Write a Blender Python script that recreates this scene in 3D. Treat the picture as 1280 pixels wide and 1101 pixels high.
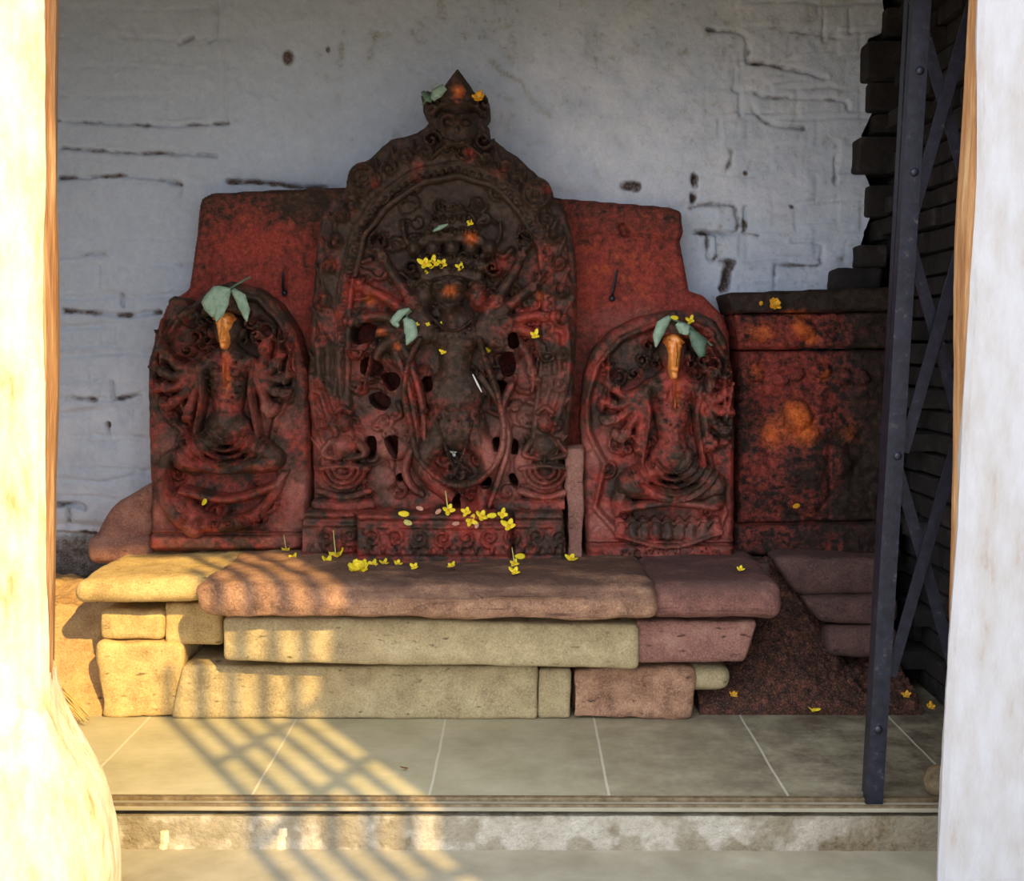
import bpy, bmesh, math, random
import numpy as np
from mathutils import Vector, Matrix, Euler, noise as mnoise

for o in list(bpy.data.objects):
    bpy.data.objects.remove(o, do_unlink=True)
scene = bpy.context.scene
COL = scene.collection
rng = random.Random(7)

# ------------------------------------------------------------------ camera
F = 1500.0
CAM = Vector((0, 0, 1.2))
PITCH = math.atan(122.5 / F)
YAW = math.atan(10 / F)
cam_d = bpy.data.cameras.new('camera')
cam = bpy.data.objects.new('camera', cam_d)
COL.objects.link(cam)
cam.location = CAM
cam.rotation_euler = (math.pi / 2 - PITCH, 0, YAW)
cam_d.sensor_fit = 'HORIZONTAL'
cam_d.sensor_width = 36
cam_d.lens = 36 * F / 1280
cam_d.clip_end = 200
scene.camera = cam
_R = Euler((math.pi / 2 - PITCH, 0, YAW)).to_matrix()
RX, UP, FW = _R @ Vector((1, 0, 0)), _R @ Vector((0, 1, 0)), _R @ Vector((0, 0, -1))

# ------------------------------------------------------------------ world, sun, exposure
SUN_ELEV = math.radians(35)
SUN_AZ = math.radians(31)
world = bpy.data.worlds.new('sky')
scene.world = world
world.use_nodes = True
wn = world.node_tree
bg = wn.nodes['Background']
bg.inputs[0].default_value = (0.80, 0.87, 1.0, 1)
bg.inputs[1].default_value = 3.4
sun_d = bpy.data.lights.new('sun', 'SUN')
sun = bpy.data.objects.new('sun', sun_d)
COL.objects.link(sun)
sun_d.energy = 7.2
sun_d.color = (1.0, 0.70, 0.25)
sun_d.angle = math.radians(0.4)
SUN_DIR = Vector((-math.sin(SUN_AZ) * math.cos(SUN_ELEV), math.cos(SUN_AZ) * math.cos(SUN_ELEV), -math.sin(SUN_ELEV)))
sun.rotation_euler = SUN_DIR.to_track_quat('-Z', 'Y').to_euler()
sun.location = (2, -2, 5)
vs = scene.view_settings
vs.view_transform = 'Standard'
vs.look = 'None'
vs.gamma = 1
vs.use_curve_mapping = False
vs.exposure = 0.0


# ------------------------------------------------------------------ sight helpers
def ray(px, py):
    return FW * F + RX * (px - 640) + UP * (550.5 - py)


def at(px, py, Y):
    d = ray(px, py)
    return CAM + d * (Y / d.y)


def on_z(px, py, Z):
    d = ray(px, py)
    return CAM + d * ((Z - CAM.z) / d.z)


def at_np(PX, PY, Y):
    dx = FW.x * F + RX.x * (PX - 640) + UP.x * (550.5 - PY)
    dy = FW.y * F + RX.y * (PX - 640) + UP.y * (550.5 - PY)
    dz = FW.z * F + RX.z * (PX - 640) + UP.z * (550.5 - PY)
    t = Y / dy
    return dx * t + CAM.x, CAM.z + dz * t


# ------------------------------------------------------------------ noise in numpy
def _hash(ix, iy, seed):
    h = (ix.astype(np.int64) * 374761393 + iy.astype(np.int64) * 668265263 + seed * 1442695041) & 0x7fffffff
    h = ((h ^ (h >> 13)) * 1274126177) & 0x7fffffff
    return ((h ^ (h >> 16)) & 0xffff) / 65535.0


def vnoise(X, Y, seed=0):
    ix, iy = np.floor(X), np.floor(Y)
    fx, fy = X - ix, Y - iy
    fx = fx * fx * (3 - 2 * fx)
    fy = fy * fy * (3 - 2 * fy)
    a, b = _hash(ix, iy, seed), _hash(ix + 1, iy, seed)
    c, d = _hash(ix, iy + 1, seed), _hash(ix + 1, iy + 1, seed)
    return (a * (1 - fx) + b * fx) * (1 - fy) + (c * (1 - fx) + d * fx) * fy


def fbm(X, Y, scale, octv=4, seed=0):
    v, amp, tot = 0, 1.0, 0
    X, Y = np.asarray(X, float) / scale, np.asarray(Y, float) / scale
    for k in range(octv):
        v = v + amp * vnoise(X + 17.3 * k, Y - 9.1 * k, seed + k)
        tot += amp
        amp *= 0.5
        X, Y = X * 2.03, Y * 2.03
    return v / tot


def sstep(a, b, x):
    t = np.clip((x - a) / (b - a), 0, 1)
    return t * t * (3 - 2 * t)


# ------------------------------------------------------------------ relief canvas: heights in metres over a photo-pixel grid
def smooth_path(pts, n=8, closed=False):
    if len(pts) < 3:
        return pts
    P = [np.array(p, float) for p in pts]
    if closed:
        P = [P[-1]] + P + [P[0], P[1]]
    else:
        P = [2 * P[0] - P[1]] + P + [2 * P[-1] - P[-2]]
    out = []
    for i in range(1, len(P) - 2):
        for k in range(n):
            t = k / n
            a, b, c, d = P[i - 1], P[i], P[i + 1], P[i + 2]
            out.append(tuple(0.5 * (2 * b + (c - a) * t + (2 * a - 5 * b + 4 * c - d) * t * t + (3 * b - a - 3 * c + d) * t ** 3)))
    out.append(tuple(P[-2]))
    return out


class Relief:
    def __init__(s, x0, x1, y0, y1, step=1.5, base=0.0):
        s.x0, s.y0, s.step = x0, y0, step
        s.nx, s.ny = int((x1 - x0) / step) + 1, int((y1 - y0) / step) + 1
        s.PX, s.PY = np.meshgrid(x0 + np.arange(s.nx) * step, y0 + np.arange(s.ny) * step)
        s.H = np.full(s.PX.shape, float(base))
        s.cut = np.zeros(s.PX.shape, bool)

    def win(s, xa, xb, ya, yb):
        i0 = max(0, int((xa - s.x0) / s.step)); i1 = min(s.nx, int((xb - s.x0) / s.step) + 2)
        j0 = max(0, int((ya - s.y0) / s.step)); j1 = min(s.ny, int((yb - s.y0) / s.step) + 2)
        if i1 <= i0 or j1 <= j0:
            return None
        return (slice(j0, j1), slice(i0, i1))

    def dist(s, pts, R):
        """distance to path and fraction along it, in a window grown by R"""
        xs, ys = [p[0] for p in pts], [p[1] for p in pts]
        w = s.win(min(xs) - R, max(xs) + R, min(ys) - R, max(ys) + R)
        if w is None:
            return None, None, None
        X, Y = s.PX[w], s.PY[w]
        D = np.full(X.shape, 1e9); T = np.zeros(X.shape)
        L = [0]
        for a, b in zip(pts[:-1], pts[1:]):
            L.append(L[-1] + math.hypot(b[0] - a[0], b[1] - a[1]))
        tot = max(L[-1], 1e-6)
        for k, (a, b) in enumerate(zip(pts[:-1], pts[1:])):
            vx, vy = b[0] - a[0], b[1] - a[1]
            l2 = vx * vx + vy * vy + 1e-9
            t = np.clip(((X - a[0]) * vx + (Y - a[1]) * vy) / l2, 0, 1)
            d = np.hypot(X - a[0] - t * vx, Y - a[1] - t * vy)
            m = d < D
            D[m] = d[m]
            T[m] = ((L[k] + t * (L[k + 1] - L[k])) / tot)[m]
        return w, D, T

    def stroke(s, pts, r0, r1=None, h0=0.03, h1=None, curve=True, add=False, flat=0.0):
        r1 = r0 if r1 is None else r1
        h1 = h0 if h1 is None else h1
        if curve and len(pts) > 2:
            pts = smooth_path(pts)
        w, D, T = s.dist(pts, max(r0, r1) + 2)
        if w is None:
            return
        R = r0 + (r1 - r0) * T
        Hh = h0 + (h1 - h0) * T
        q = np.clip((D / R - flat) / (1 - flat), 0, 1)
        prof = np.sqrt(np.clip(1 - q * q, 0, 1))
        v = np.where(D < R, Hh * prof, 0)
        if add:
            s.H[w] += v
        else:
            s.H[w] = np.maximum(s.H[w], v)

    def blob(s, cx, cy, rx, ry, h, rot=0, add=False, pw=0.5):
        R = max(rx, ry) + 2
        w = s.win(cx - R, cx + R, cy - R, cy + R)
        if w is None:
            return
        c, sn = math.cos(rot), math.sin(rot)
        X, Y = s.PX[w] - cx, s.PY[w] - cy
        u, v = (X * c + Y * sn) / rx, (-X * sn + Y * c) / ry
        q = np.clip(1 - u * u - v * v, 0, 1) ** pw
        if add:
            s.H[w] += h * q
        else:
            s.H[w] = np.maximum(s.H[w], h * q)

    def ring(s, cx, cy, R, wd, h, a0=0, a1=360, ry=1.0):
        n = max(10, int(R))
        pts = [(cx + R * math.cos(math.radians(a0 + (a1 - a0) * k / n)), cy + ry * R * math.sin(math.radians(a0 + (a1 - a0) * k / n))) for k in range(n + 1)]
        s.stroke(pts, wd, h0=h, curve=False)

    def spiral(s, cx, cy, R, turns, wd, h, a0=0, sgn=1):
        n = int(20 * turns)
        pts = []
        for k in range(n + 1):
            t = k / n
            a = math.radians(a0) + sgn * turns * 2 * math.pi * t
            r = R * (1 - 0.92 * t)
            pts.append((cx + r * math.cos(a), cy + r * math.sin(a)))
        s.stroke(pts, wd, wd * 0.8, h, h * 1.2, curve=False)

    def beads(s, pts, r, h, gap=2.0):
        P = smooth_path(pts, 16)
        acc = 0
        last = P[0]
        s.blob(last[0], last[1], r, r, h)
        for p in P[1:]:
            acc += math.hypot(p[0] - last[0], p[1] - last[1])
            last = p
            if acc >= gap * r:
                s.blob(p[0], p[1], r, r, h)
                acc = 0

    def groove(s, pts, r, depth, curve=True, jit=0.0):
        if curve and len(pts) > 2:
            pts = smooth_path(pts)
        w, D, T = s.dist(pts, r + 2)
        if w is None:
            return
        if jit:
            D = D + jit * 2 * (fbm(s.PX[w], s.PY[w], 9, 3, 501) - 0.5)
            depth = depth * (0.25 + 1.5 * fbm(s.PX[w], s.PY[w], 26, 3, 502))
            D = np.abs(D)
        s.H[w] -= depth * np.clip(1 - (D / r) ** 2, 0, 1)

    def hole(s, pts):
        """pierce the plate: polygon of pixels"""
        s.cut |= inside(s.PX, s.PY, pts)

    def blur(s, n=1):
        for _ in range(n):
            H = s.H
            P = np.pad(H, 1, mode='edge')
            s.H = (P[:-2, 1:-1] + P[2:, 1:-1] + P[1:-1, :-2] + P[1:-1, 2:] + 4 * H) / 8

    def rough(s, amp, scale, seed, octv=4):
        s.H += amp * (fbm(s.PX, s.PY, scale, octv, seed) - 0.5) * 2

    def look(s, px, py):
        j = min(max(int((py - s.y0) / s.step), 0), s.ny - 1)
        i = min(max(int((px - s.x0) / s.step), 0), s.nx - 1)
        return s.H[j, i]


def inside(PX, PY, poly):
    m = np.zeros(PX.shape, bool)
    n = len(poly)
    for i in range(n):
        x1, y1 = poly[i]
        x2, y2 = poly[(i + 1) % n]
        c = ((y1 > PY) != (y2 > PY))
        with np.errstate(divide='ignore', invalid='ignore'):
            xx = (x2 - x1) * (PY - y1) / (y2 - y1 + 1e-12) + x1
        m ^= c & (PX < xx)
    return m


def edge_dist(PX, PY, poly):
    D = np.full(PX.shape, 1e9)
    n = len(poly)
    for i in range(n):
        a, b = poly[i], poly[(i + 1) % n]
        vx, vy = b[0] - a[0], b[1] - a[1]
        l2 = vx * vx + vy * vy + 1e-9
        t = np.clip(((PX - a[0]) * vx + (PY - a[1]) * vy) / l2, 0, 1)
        D = np.minimum(D, np.hypot(PX - a[0] - t * vx, PY - a[1] - t * vy))
    return D


def link(name, me, mat, parent=None):
    o = bpy.data.objects.new(name, me)
    COL.objects.link(o)
    if mat is not None:
        me.materials.append(mat)
    if parent is not None:
        o.parent = parent
        o.matrix_parent_inverse = Matrix.Translation(-Vector(parent.location))
    return o


def relief_mesh(name, R, mask, Y0, back, mat, parent=None, pig=None, smooth_edge=4, sharp=55):
    """solid slab: carved front at Y0 - height, sides running back to Y0 + back, flat rear"""
    CM = mask[:-1, :-1] & mask[1:, :-1] & mask[:-1, 1:] & mask[1:, 1:]
    jj, ii = np.nonzero(CM)
    if len(jj) == 0:
        return None
    nx = R.nx
    TL = jj * nx + ii
    quads = np.stack([TL, TL + nx, TL + nx + 1, TL + 1], 1)
    used = np.unique(quads)
    remap = -np.ones(R.nx * R.ny, np.int64)
    remap[used] = np.arange(len(used))
    q = remap[quads]
    px, py, h = R.PX.ravel()[used].copy(), R.PY.ravel()[used].copy(), R.H.ravel()[used]
    E = np.concatenate([q[:, [0, 1]], q[:, [1, 2]], q[:, [2, 3]], q[:, [3, 0]]])
    key = E[:, 0] * 10_000_000 + E[:, 1]
    rkey = E[:, 1] * 10_000_000 + E[:, 0]
    B = E[~np.isin(key, rkey)]
    for _ in range(smooth_edge):
        sx, sy, c = np.zeros(len(used)), np.zeros(len(used)), np.zeros(len(used))
        for a, b in ((0, 1), (1, 0)):
            np.add.at(sx, B[:, a], px[B[:, b]]); np.add.at(sy, B[:, a], py[B[:, b]]); np.add.at(c, B[:, a], 1)
        m = c > 0
        px[m] = 0.5 * px[m] + 0.5 * sx[m] / c[m]
        py[m] = 0.5 * py[m] + 0.5 * sy[m] / c[m]
    X, Z = at_np(px, py, Y0)
    n = len(used)
    bv = np.unique(B)
    bmap = -np.ones(n, np.int64)
    bmap[bv] = n + np.arange(len(bv))
    V = np.concatenate([np.stack([X, Y0 - h, Z], 1), np.stack([X[bv], np.full(len(bv), Y0 + back), Z[bv]], 1)])
    side = np.stack([B[:, 1], B[:, 0], bmap[B[:, 0]], bmap[B[:, 1]]], 1)
    Q = np.concatenate([q, side])
    me = bpy.data.meshes.new(name)
    me.vertices.add(len(V)); me.vertices.foreach_set('co', V.astype(np.float32).ravel())
    me.loops.add(Q.size); me.loops.foreach_set('vertex_index', Q.astype(np.int32).ravel())
    me.polygons.add(len(Q))
    me.polygons.foreach_set('loop_start', np.arange(0, Q.size, 4, dtype=np.int32))
    me.update(calc_edges=True)
    me.polygons.foreach_set('use_smooth', np.ones(len(Q), bool))
    try:
        me.set_sharp_from_angle(angle=math.radians(sharp))
    except Exception:
        pass
    if pig is not None:
        at_ = me.color_attributes.new('pigment', 'FLOAT_COLOR', 'POINT')
        PXa, PYa = np.concatenate([px, px[bv]]), np.concatenate([py, py[bv]])
        c = pig(PXa, PYa)
        at_.data.foreach_set('color', c.astype(np.float32).ravel())
    return link(name, me, mat, parent)


def thing(name, label, cat, loc, group=None):
    o = bpy.data.objects.new(name, None)
    COL.objects.link(o)
    o.location = loc
    o.empty_display_size = 0.05
    o['label'] = label; o['category'] = cat
    if group:
        o['group'] = group
    return o


def tag(o, label, cat, group=None, kind=None):
    o['label'] = label; o['category'] = cat
    if group:
        o['group'] = group
    if kind:
        o['kind'] = kind
    return o


def struct(o):
    o['kind'] = 'structure'
    return o


# ------------------------------------------------------------------ materials
def mat_new(name):
    m = bpy.data.materials.new(name)
    m.use_nodes = True
    nt = m.node_tree
    return m, nt, nt.nodes['Principled BSDF']


def N(nt, t, **kw):
    n = nt.nodes.new(t)
    for k, v in kw.items():
        setattr(n, k, v)
    return n


def coords(nt, scale=None):
    tc = N(nt, 'ShaderNodeTexCoord')
    if scale is None:
        return tc.outputs['Object']
    mp = N(nt, 'ShaderNodeMapping')
    mp.inputs['Scale'].default_value = scale
    nt.links.new(tc.outputs['Object'], mp.inputs['Vector'])
    return mp.outputs['Vector']


def noise_n(nt, vec, scale, detail=5, rough=0.6):
    n = N(nt, 'ShaderNodeTexNoise')
    n.inputs['Scale'].default_value = scale
    n.inputs['Detail'].default_value = detail
    n.inputs['Roughness'].default_value = rough
    nt.links.new(vec, n.inputs['Vector'])
    return n.outputs[0]


def ramp(nt, fac, stops):
    r = N(nt, 'ShaderNodeValToRGB')
    e = r.color_ramp.elements
    while len(e) > 1:
        e.remove(e[-1])
    for i, (p, c) in enumerate(stops):
        if i == 0:
            e[0].position = p; e[0].color = (*c, 1)
        else:
            k = e.new(p); k.color = (*c, 1)
    nt.links.new(fac, r.inputs[0])
    return r.outputs[0]


def mixc(nt, fac, a, b):
    m = N(nt, 'ShaderNodeMix', data_type='RGBA')
    if isinstance(fac, (int, float)):
        m.inputs[0].default_value = fac
    else:
        nt.links.new(fac, m.inputs[0])
    for i, c in ((6, a), (7, b)):
        if isinstance(c, tuple):
            m.inputs[i].default_value = (*c, 1)
        else:
            nt.links.new(c, m.inputs[i])
    return m.outputs[2]


def math_n(nt, op, a, b=None, clamp=False):
    m = N(nt, 'ShaderNodeMath', operation=op)
    m.use_clamp = clamp
    for i, v in enumerate((a, b)):
        if v is None:
            continue
        if isinstance(v, (int, float)):
            m.inputs[i].default_value = v
        else:
            nt.links.new(v, m.inputs[i])
    return m.outputs[0]


def bump(nt, bsdf, h, strength, dist):
    b = N(nt, 'ShaderNodeBump')
    b.inputs['Strength'].default_value = strength
    b.inputs['Distance'].default_value = dist
    nt.links.new(h, b.inputs['Height'])
    nt.links.new(b.outputs[0], bsdf.inputs['Normal'])


def simple(name, stops, scale=12, rough=0.8, bumps=0.4, bdist=0.004, bscale=None, stretch=None, metal=0.0, spec=0.4, detail=6, grain=0.0):
    m, nt, b = mat_new(name)
    v = coords(nt, stretch)
    f = noise_n(nt, v, scale, detail, 0.62)
    c = ramp(nt, f, stops)
    if grain:
        g = noise_n(nt, v, 170, 4, 0.8)
        c = mixc(nt, math_n(nt, 'MULTIPLY', math_n(nt, 'SUBTRACT', g, 0.50), grain * 5, True), c, tuple(min(1, q * 1.35 + 0.03) for q in stops[-1][1]))
        c = mixc(nt, math_n(nt, 'MULTIPLY', math_n(nt, 'SUBTRACT', 0.46, g), grain * 7, True), c, tuple(q * 0.35 for q in stops[0][1]))
        p = noise_n(nt, coords(nt, (1, 1, 2.5)), 24, 3, 0.5)
        c = mixc(nt, math_n(nt, 'MULTIPLY', math_n(nt, 'SUBTRACT', 0.36, p), 9, True), c, tuple(q * 0.45 for q in stops[0][1]))
    nt.links.new(c, b.inputs['Base Color'])
    b.inputs['Roughness'].default_value = rough
    b.inputs['Metallic'].default_value = metal
    b.inputs['Specular IOR Level'].default_value = spec
    if bumps:
        bump(nt, b, noise_n(nt, v, bscale or scale * 3, 6, 0.65), bumps, bdist)
    return m


def pigment_mat(name, dark, red, pink, orange, rough=0.62, spec=0.35, grain=0.5):
    """stone with patches of ritual pigment: attribute pigment r = red paint, g = pink powder, b = orange paste"""
    m, nt, b = mat_new(name)
    v = coords(nt)
    a = N(nt, 'ShaderNodeAttribute', attribute_name='pigment')
    sp = N(nt, 'ShaderNodeSeparateColor')
    nt.links.new(a.outputs['Color'], sp.inputs[0])
    n1 = noise_n(nt, v, 40, 8, 0.75)
    n2 = noise_n(nt, v, 70, 5, 0.7)
    n3 = noise_n(nt, v, 9, 5, 0.6)
    base = ramp(nt, n1, dark)
    def fac(ch, n, gain=3.4):
        s = math_n(nt, 'SUBTRACT', n, 0.5)
        s = math_n(nt, 'MULTIPLY', s, gain)
        s = math_n(nt, 'ADD', s, sp.outputs[ch])
        lo = math_n(nt, 'MULTIPLY', sp.outputs[ch], 4.0, True)
        return math_n(nt, 'MULTIPLY', math_n(nt, 'MAXIMUM', math_n(nt, 'MINIMUM', s, 1.0), 0.0), lo)
    c = mixc(nt, fac(0, n1), base, ramp(nt, n2, red))
    c = mixc(nt, fac(1, n3, 1.6), c, ramp(nt, n2, pink))
    c = mixc(nt, fac(2, n1, 1.6), c, ramp(nt, n2, orange))
    g = noise_n(nt, v, 190, 4, 0.8)
    c = mixc(nt, math_n(nt, 'MULTIPLY', math_n(nt, 'SUBTRACT', 0.47, g), 4.0, True), c, dark[0][1])
    nt.links.new(c, b.inputs['Base Color'])
    b.inputs['Roughness'].default_value = rough
    b.inputs['Specular IOR Level'].default_value = spec
    h = math_n(nt, 'ADD', noise_n(nt, v, 90, 6, 0.7), math_n(nt, 'MULTIPLY', noise_n(nt, v, 30, 4, 0.6), 1.5))
    bump(nt, b, h, grain, 0.009)
    return m


DARK = [(0.3, (0.014, 0.011, 0.007)), (0.5, (0.050, 0.027, 0.017)), (0.7, (0.10, 0.062, 0.036))]
RED = [(0.3, (0.20, 0.025, 0.018)), (0.55, (0.36, 0.052, 0.034)), (0.75, (0.45, 0.10, 0.05))]
PINK = [(0.3, (0.26, 0.085, 0.060)), (0.55, (0.38, 0.14, 0.105)), (0.75, (0.46, 0.21, 0.13))]
ORANGE = [(0.3, (0.45, 0.06, 0.012)), (0.6, (0.75, 0.17, 0.03)), (0.8, (0.85, 0.34, 0.08))]
M = {}
M['relief'] = pigment_mat('pigmented_stone', DARK, RED, PINK, ORANGE)
M['slab_red'] = pigment_mat('painted_slab', DARK, RED, PINK, ORANGE, 0.7, 0.25, 0.6)
M['wallpaint'] = pigment_mat('whitewashed_brick',
    [(0.3, (0.44, 0.50, 0.59)), (0.7, (0.57, 0.62, 0.70))],
    [(0.3, (0.16, 0.14, 0.09)), (0.7, (0.28, 0.25, 0.17))],
    [(0.3, (0.70, 0.71, 0.76)), (0.7, (0.82, 0.82, 0.85))],
    [(0.3, (0.05, 0.04, 0.035)), (0.7, (0.14, 0.08, 0.05))], 0.9, 0.15, 0.35)
M['gold'] = simple('gilded_face', [(0.3, (0.55, 0.12, 0.02)), (0.55, (0.80, 0.30, 0.06)), (0.75, (0.9, 0.5, 0.16))], 60, 0.35, 0.3, 0.002, spec=0.7)
M['stone_warm'] = simple('warm_sandstone', [(0.3, (0.36, 0.235, 0.095)), (0.55, (0.54, 0.38, 0.16)), (0.75, (0.64, 0.48, 0.22))], 14, 0.88, 0.7, 0.008, 45, grain=0.5)
M['stone_khaki'] = simple('khaki_stone', [(0.3, (0.30, 0.225, 0.115)), (0.55, (0.43, 0.335, 0.175)), (0.75, (0.52, 0.42, 0.24))], 14, 0.9, 0.7, 0.007, 45, grain=0.5)
M['stone_rose'] = simple('rose_stone', [(0.3, (0.16, 0.068, 0.050)), (0.55, (0.27, 0.12, 0.088)), (0.75, (0.37, 0.20, 0.14))], 14, 0.85, 0.7, 0.008, 45, grain=0.5)
M['stone_brown'] = simple('darker_brown_stone', [(0.3, (0.15, 0.075, 0.042)), (0.45, (0.29, 0.145, 0.085)), (0.6, (0.42, 0.225, 0.13)), (0.75, (0.52, 0.33, 0.19))], 18, 0.85, 0.9, 0.010, 50, grain=0.5)
M['stone_dark'] = simple('sooty_stone', [(0.3, (0.05, 0.028, 0.022)), (0.6, (0.11, 0.055, 0.042)), (0.8, (0.17, 0.08, 0.06))], 16, 0.85, 0.8, 0.008, 45, grain=0.5)
M['brick_dark'] = simple('dark_brick', [(0.3, (0.007, 0.0055, 0.005)), (0.58, (0.019, 0.014, 0.012)), (0.75, (0.065, 0.048, 0.042))], 12, 0.92, 0.8, 0.008, 50)  # very dark brick tone
M['soil'] = simple('trodden_soil', [(0.35, (0.014, 0.008, 0.006)), (0.52, (0.05, 0.02, 0.012)), (0.66, (0.14, 0.045, 0.025)), (0.78, (0.34, 0.14, 0.07))], 40, 0.95, 1.0, 0.012, 70, grain=0.5)
M['mortar'] = simple('rough_plaster', [(0.3, (0.34, 0.19, 0.08)), (0.6, (0.52, 0.32, 0.14)), (0.8, (0.60, 0.42, 0.22))], 14, 0.95, 0.8, 0.008, 50, grain=0.5)
M['iron'] = simple('black_iron', [(0.35, (0.007, 0.008, 0.013)), (0.62, (0.018, 0.019, 0.033)), (0.74, (0.08, 0.068, 0.055))], 45, 0.42, 0.4, 0.002, spec=0.5, metal=0.2)
M['rust'] = simple('worn_rail_metal', [(0.3, (0.12, 0.08, 0.04)), (0.6, (0.25, 0.18, 0.10)), (0.8, (0.36, 0.29, 0.20))], 40, 0.6, 0.5, 0.003, metal=0.3)
M['timber'] = simple('weathered_timber', [(0.3, (0.20, 0.075, 0.025)), (0.5, (0.36, 0.17, 0.06)), (0.7, (0.55, 0.34, 0.16))], 9, 0.75, 0.9, 0.01, 14, stretch=(4, 4, 0.35))
M['plaster'] = simple('limewash', [(0.24, (0.35, 0.28, 0.22)), (0.38, (0.42, 0.39, 0.37)), (0.6, (0.47, 0.46, 0.47))], 7, 0.85, 0.6, 0.008, 22, stretch=(2.5, 2.5, 0.8))
M['plaster_cream'] = simple('cream_limewash', [(0.28, (0.52, 0.28, 0.11)), (0.40, (0.60, 0.46, 0.26)), (0.6, (0.66, 0.59, 0.42))], 7, 0.85, 0.8, 0.012, 22, stretch=(2.5, 2.5, 0.8))  # creamier limewash for the left pillar, with ochre patches
M['straw'] = simple('dry_straw', [(0.3, (0.45, 0.30, 0.08)), (0.7, (0.75, 0.58, 0.25))], 30, 0.7, 0)
M['yellow'] = simple('yellow_petals', [(0.3, (0.72, 0.52, 0.01)), (0.7, (0.88, 0.72, 0.03))], 80, 0.6, 0)
M['marigold'] = simple('orange_petals', [(0.3, (0.62, 0.26, 0.01)), (0.7, (0.85, 0.45, 0.02))], 80, 0.6, 0)
M['white'] = simple('white_petals', [(0.3, (0.75, 0.72, 0.68)), (0.7, (0.85, 0.84, 0.82))], 80, 0.6, 0)
M['pinkscrap'] = simple('pink_petals', [(0.3, (0.45, 0.18, 0.12)), (0.7, (0.62, 0.36, 0.25))], 80, 0.6, 0)
M['stemg'] = simple('pale_stem', [(0.3, (0.45, 0.42, 0.10)), (0.7, (0.6, 0.55, 0.2))], 60, 0.6, 0)
M['leaf'] = simple('dusty_leaf', [(0.3, (0.16, 0.26, 0.17)), (0.7, (0.32, 0.42, 0.31))], 50, 0.5, 0.3, 0.002)
M['leaf_dark'] = simple('dark_leaf', [(0.3, (0.05, 0.10, 0.06)), (0.7, (0.11, 0.18, 0.12))], 50, 0.5, 0.3, 0.002)
M['leaf_dry'] = simple('dry_leaf', [(0.3, (0.16, 0.06, 0.02)), (0.7, (0.30, 0.14, 0.05))], 50, 0.7, 0)

def slab_mat(name, stops, top_tone, x0, x1):
    m, nt, b = mat_new(name)
    v = coords(nt)
    c = ramp(nt, noise_n(nt, v, 18, 7, 0.65), stops)
    g = noise_n(nt, v, 170, 4, 0.8)
    c = mixc(nt, math_n(nt, 'MULTIPLY', math_n(nt, 'SUBTRACT', g, 0.50), 2.5, True), c, tuple(min(1, q * 1.35 + 0.03) for q in stops[-1][1]))
    c = mixc(nt, math_n(nt, 'MULTIPLY', math_n(nt, 'SUBTRACT', 0.46, g), 3.5, True), c, tuple(q * 0.35 for q in stops[0][1]))
    sx = N(nt, 'ShaderNodeSeparateXYZ'); nt.links.new(v, sx.inputs[0])
    def rng_(sock, a, z):
        mr = N(nt, 'ShaderNodeMapRange'); mr.inputs[1].default_value = a; mr.inputs[2].default_value = z
        nt.links.new(sock, mr.inputs[0]); return mr.outputs[0]
    fx = rng_(sx.outputs[0], x0, x1)
    fz = rng_(sx.outputs[2], ZT_ - 0.075, ZT_ - 0.012)
    st = noise_n(nt, coords(nt, (0.5, 1, 1)), 9, 6, 0.7)
    f = math_n(nt, 'MULTIPLY', math_n(nt, 'MULTIPLY', fx, fz), rng_(st, 0.30, 0.52))
    streak = math_n(nt, 'MULTIPLY', rng_(noise_n(nt, coords(nt, (1, 4, 22)), 3, 5, 0.7), 0.56, 0.66), math_n(nt, 'MULTIPLY', fx, 0.8))
    c = mixc(nt, math_n(nt, 'MAXIMUM', math_n(nt, 'MULTIPLY', f, 0.86), streak), c, top_tone)  # darker tone mixed in towards the top face and the right
    nt.links.new(c, b.inputs['Base Color'])
    b.inputs['Roughness'].default_value = 0.8
    bump(nt, b, noise_n(nt, v, 55, 6, 0.7), 0.9, 0.010)
    return m
ZT_ = at(285, 690, 4.10).z
M['slab_brown'] = slab_mat('worn_slab', [(0.3, (0.15, 0.075, 0.042)), (0.45, (0.29, 0.145, 0.085)), (0.6, (0.42, 0.225, 0.13)), (0.75, (0.52, 0.33, 0.19))], (0.075, 0.036, 0.026), -0.80, -0.45)
M['slab_rose'] = slab_mat('reddened_slab', [(0.3, (0.13, 0.052, 0.042)), (0.55, (0.25, 0.10, 0.075)), (0.75, (0.36, 0.18, 0.12))], (0.075, 0.036, 0.028), -0.9, 0.2)
M['block_dark'] = pigment_mat('orange_daubed_stone', [(0.3, (0.008, 0.006, 0.005)), (0.5, (0.024, 0.014, 0.010)), (0.7, (0.055, 0.032, 0.022))], RED, PINK, ORANGE, 0.7, 0.2)
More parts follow.
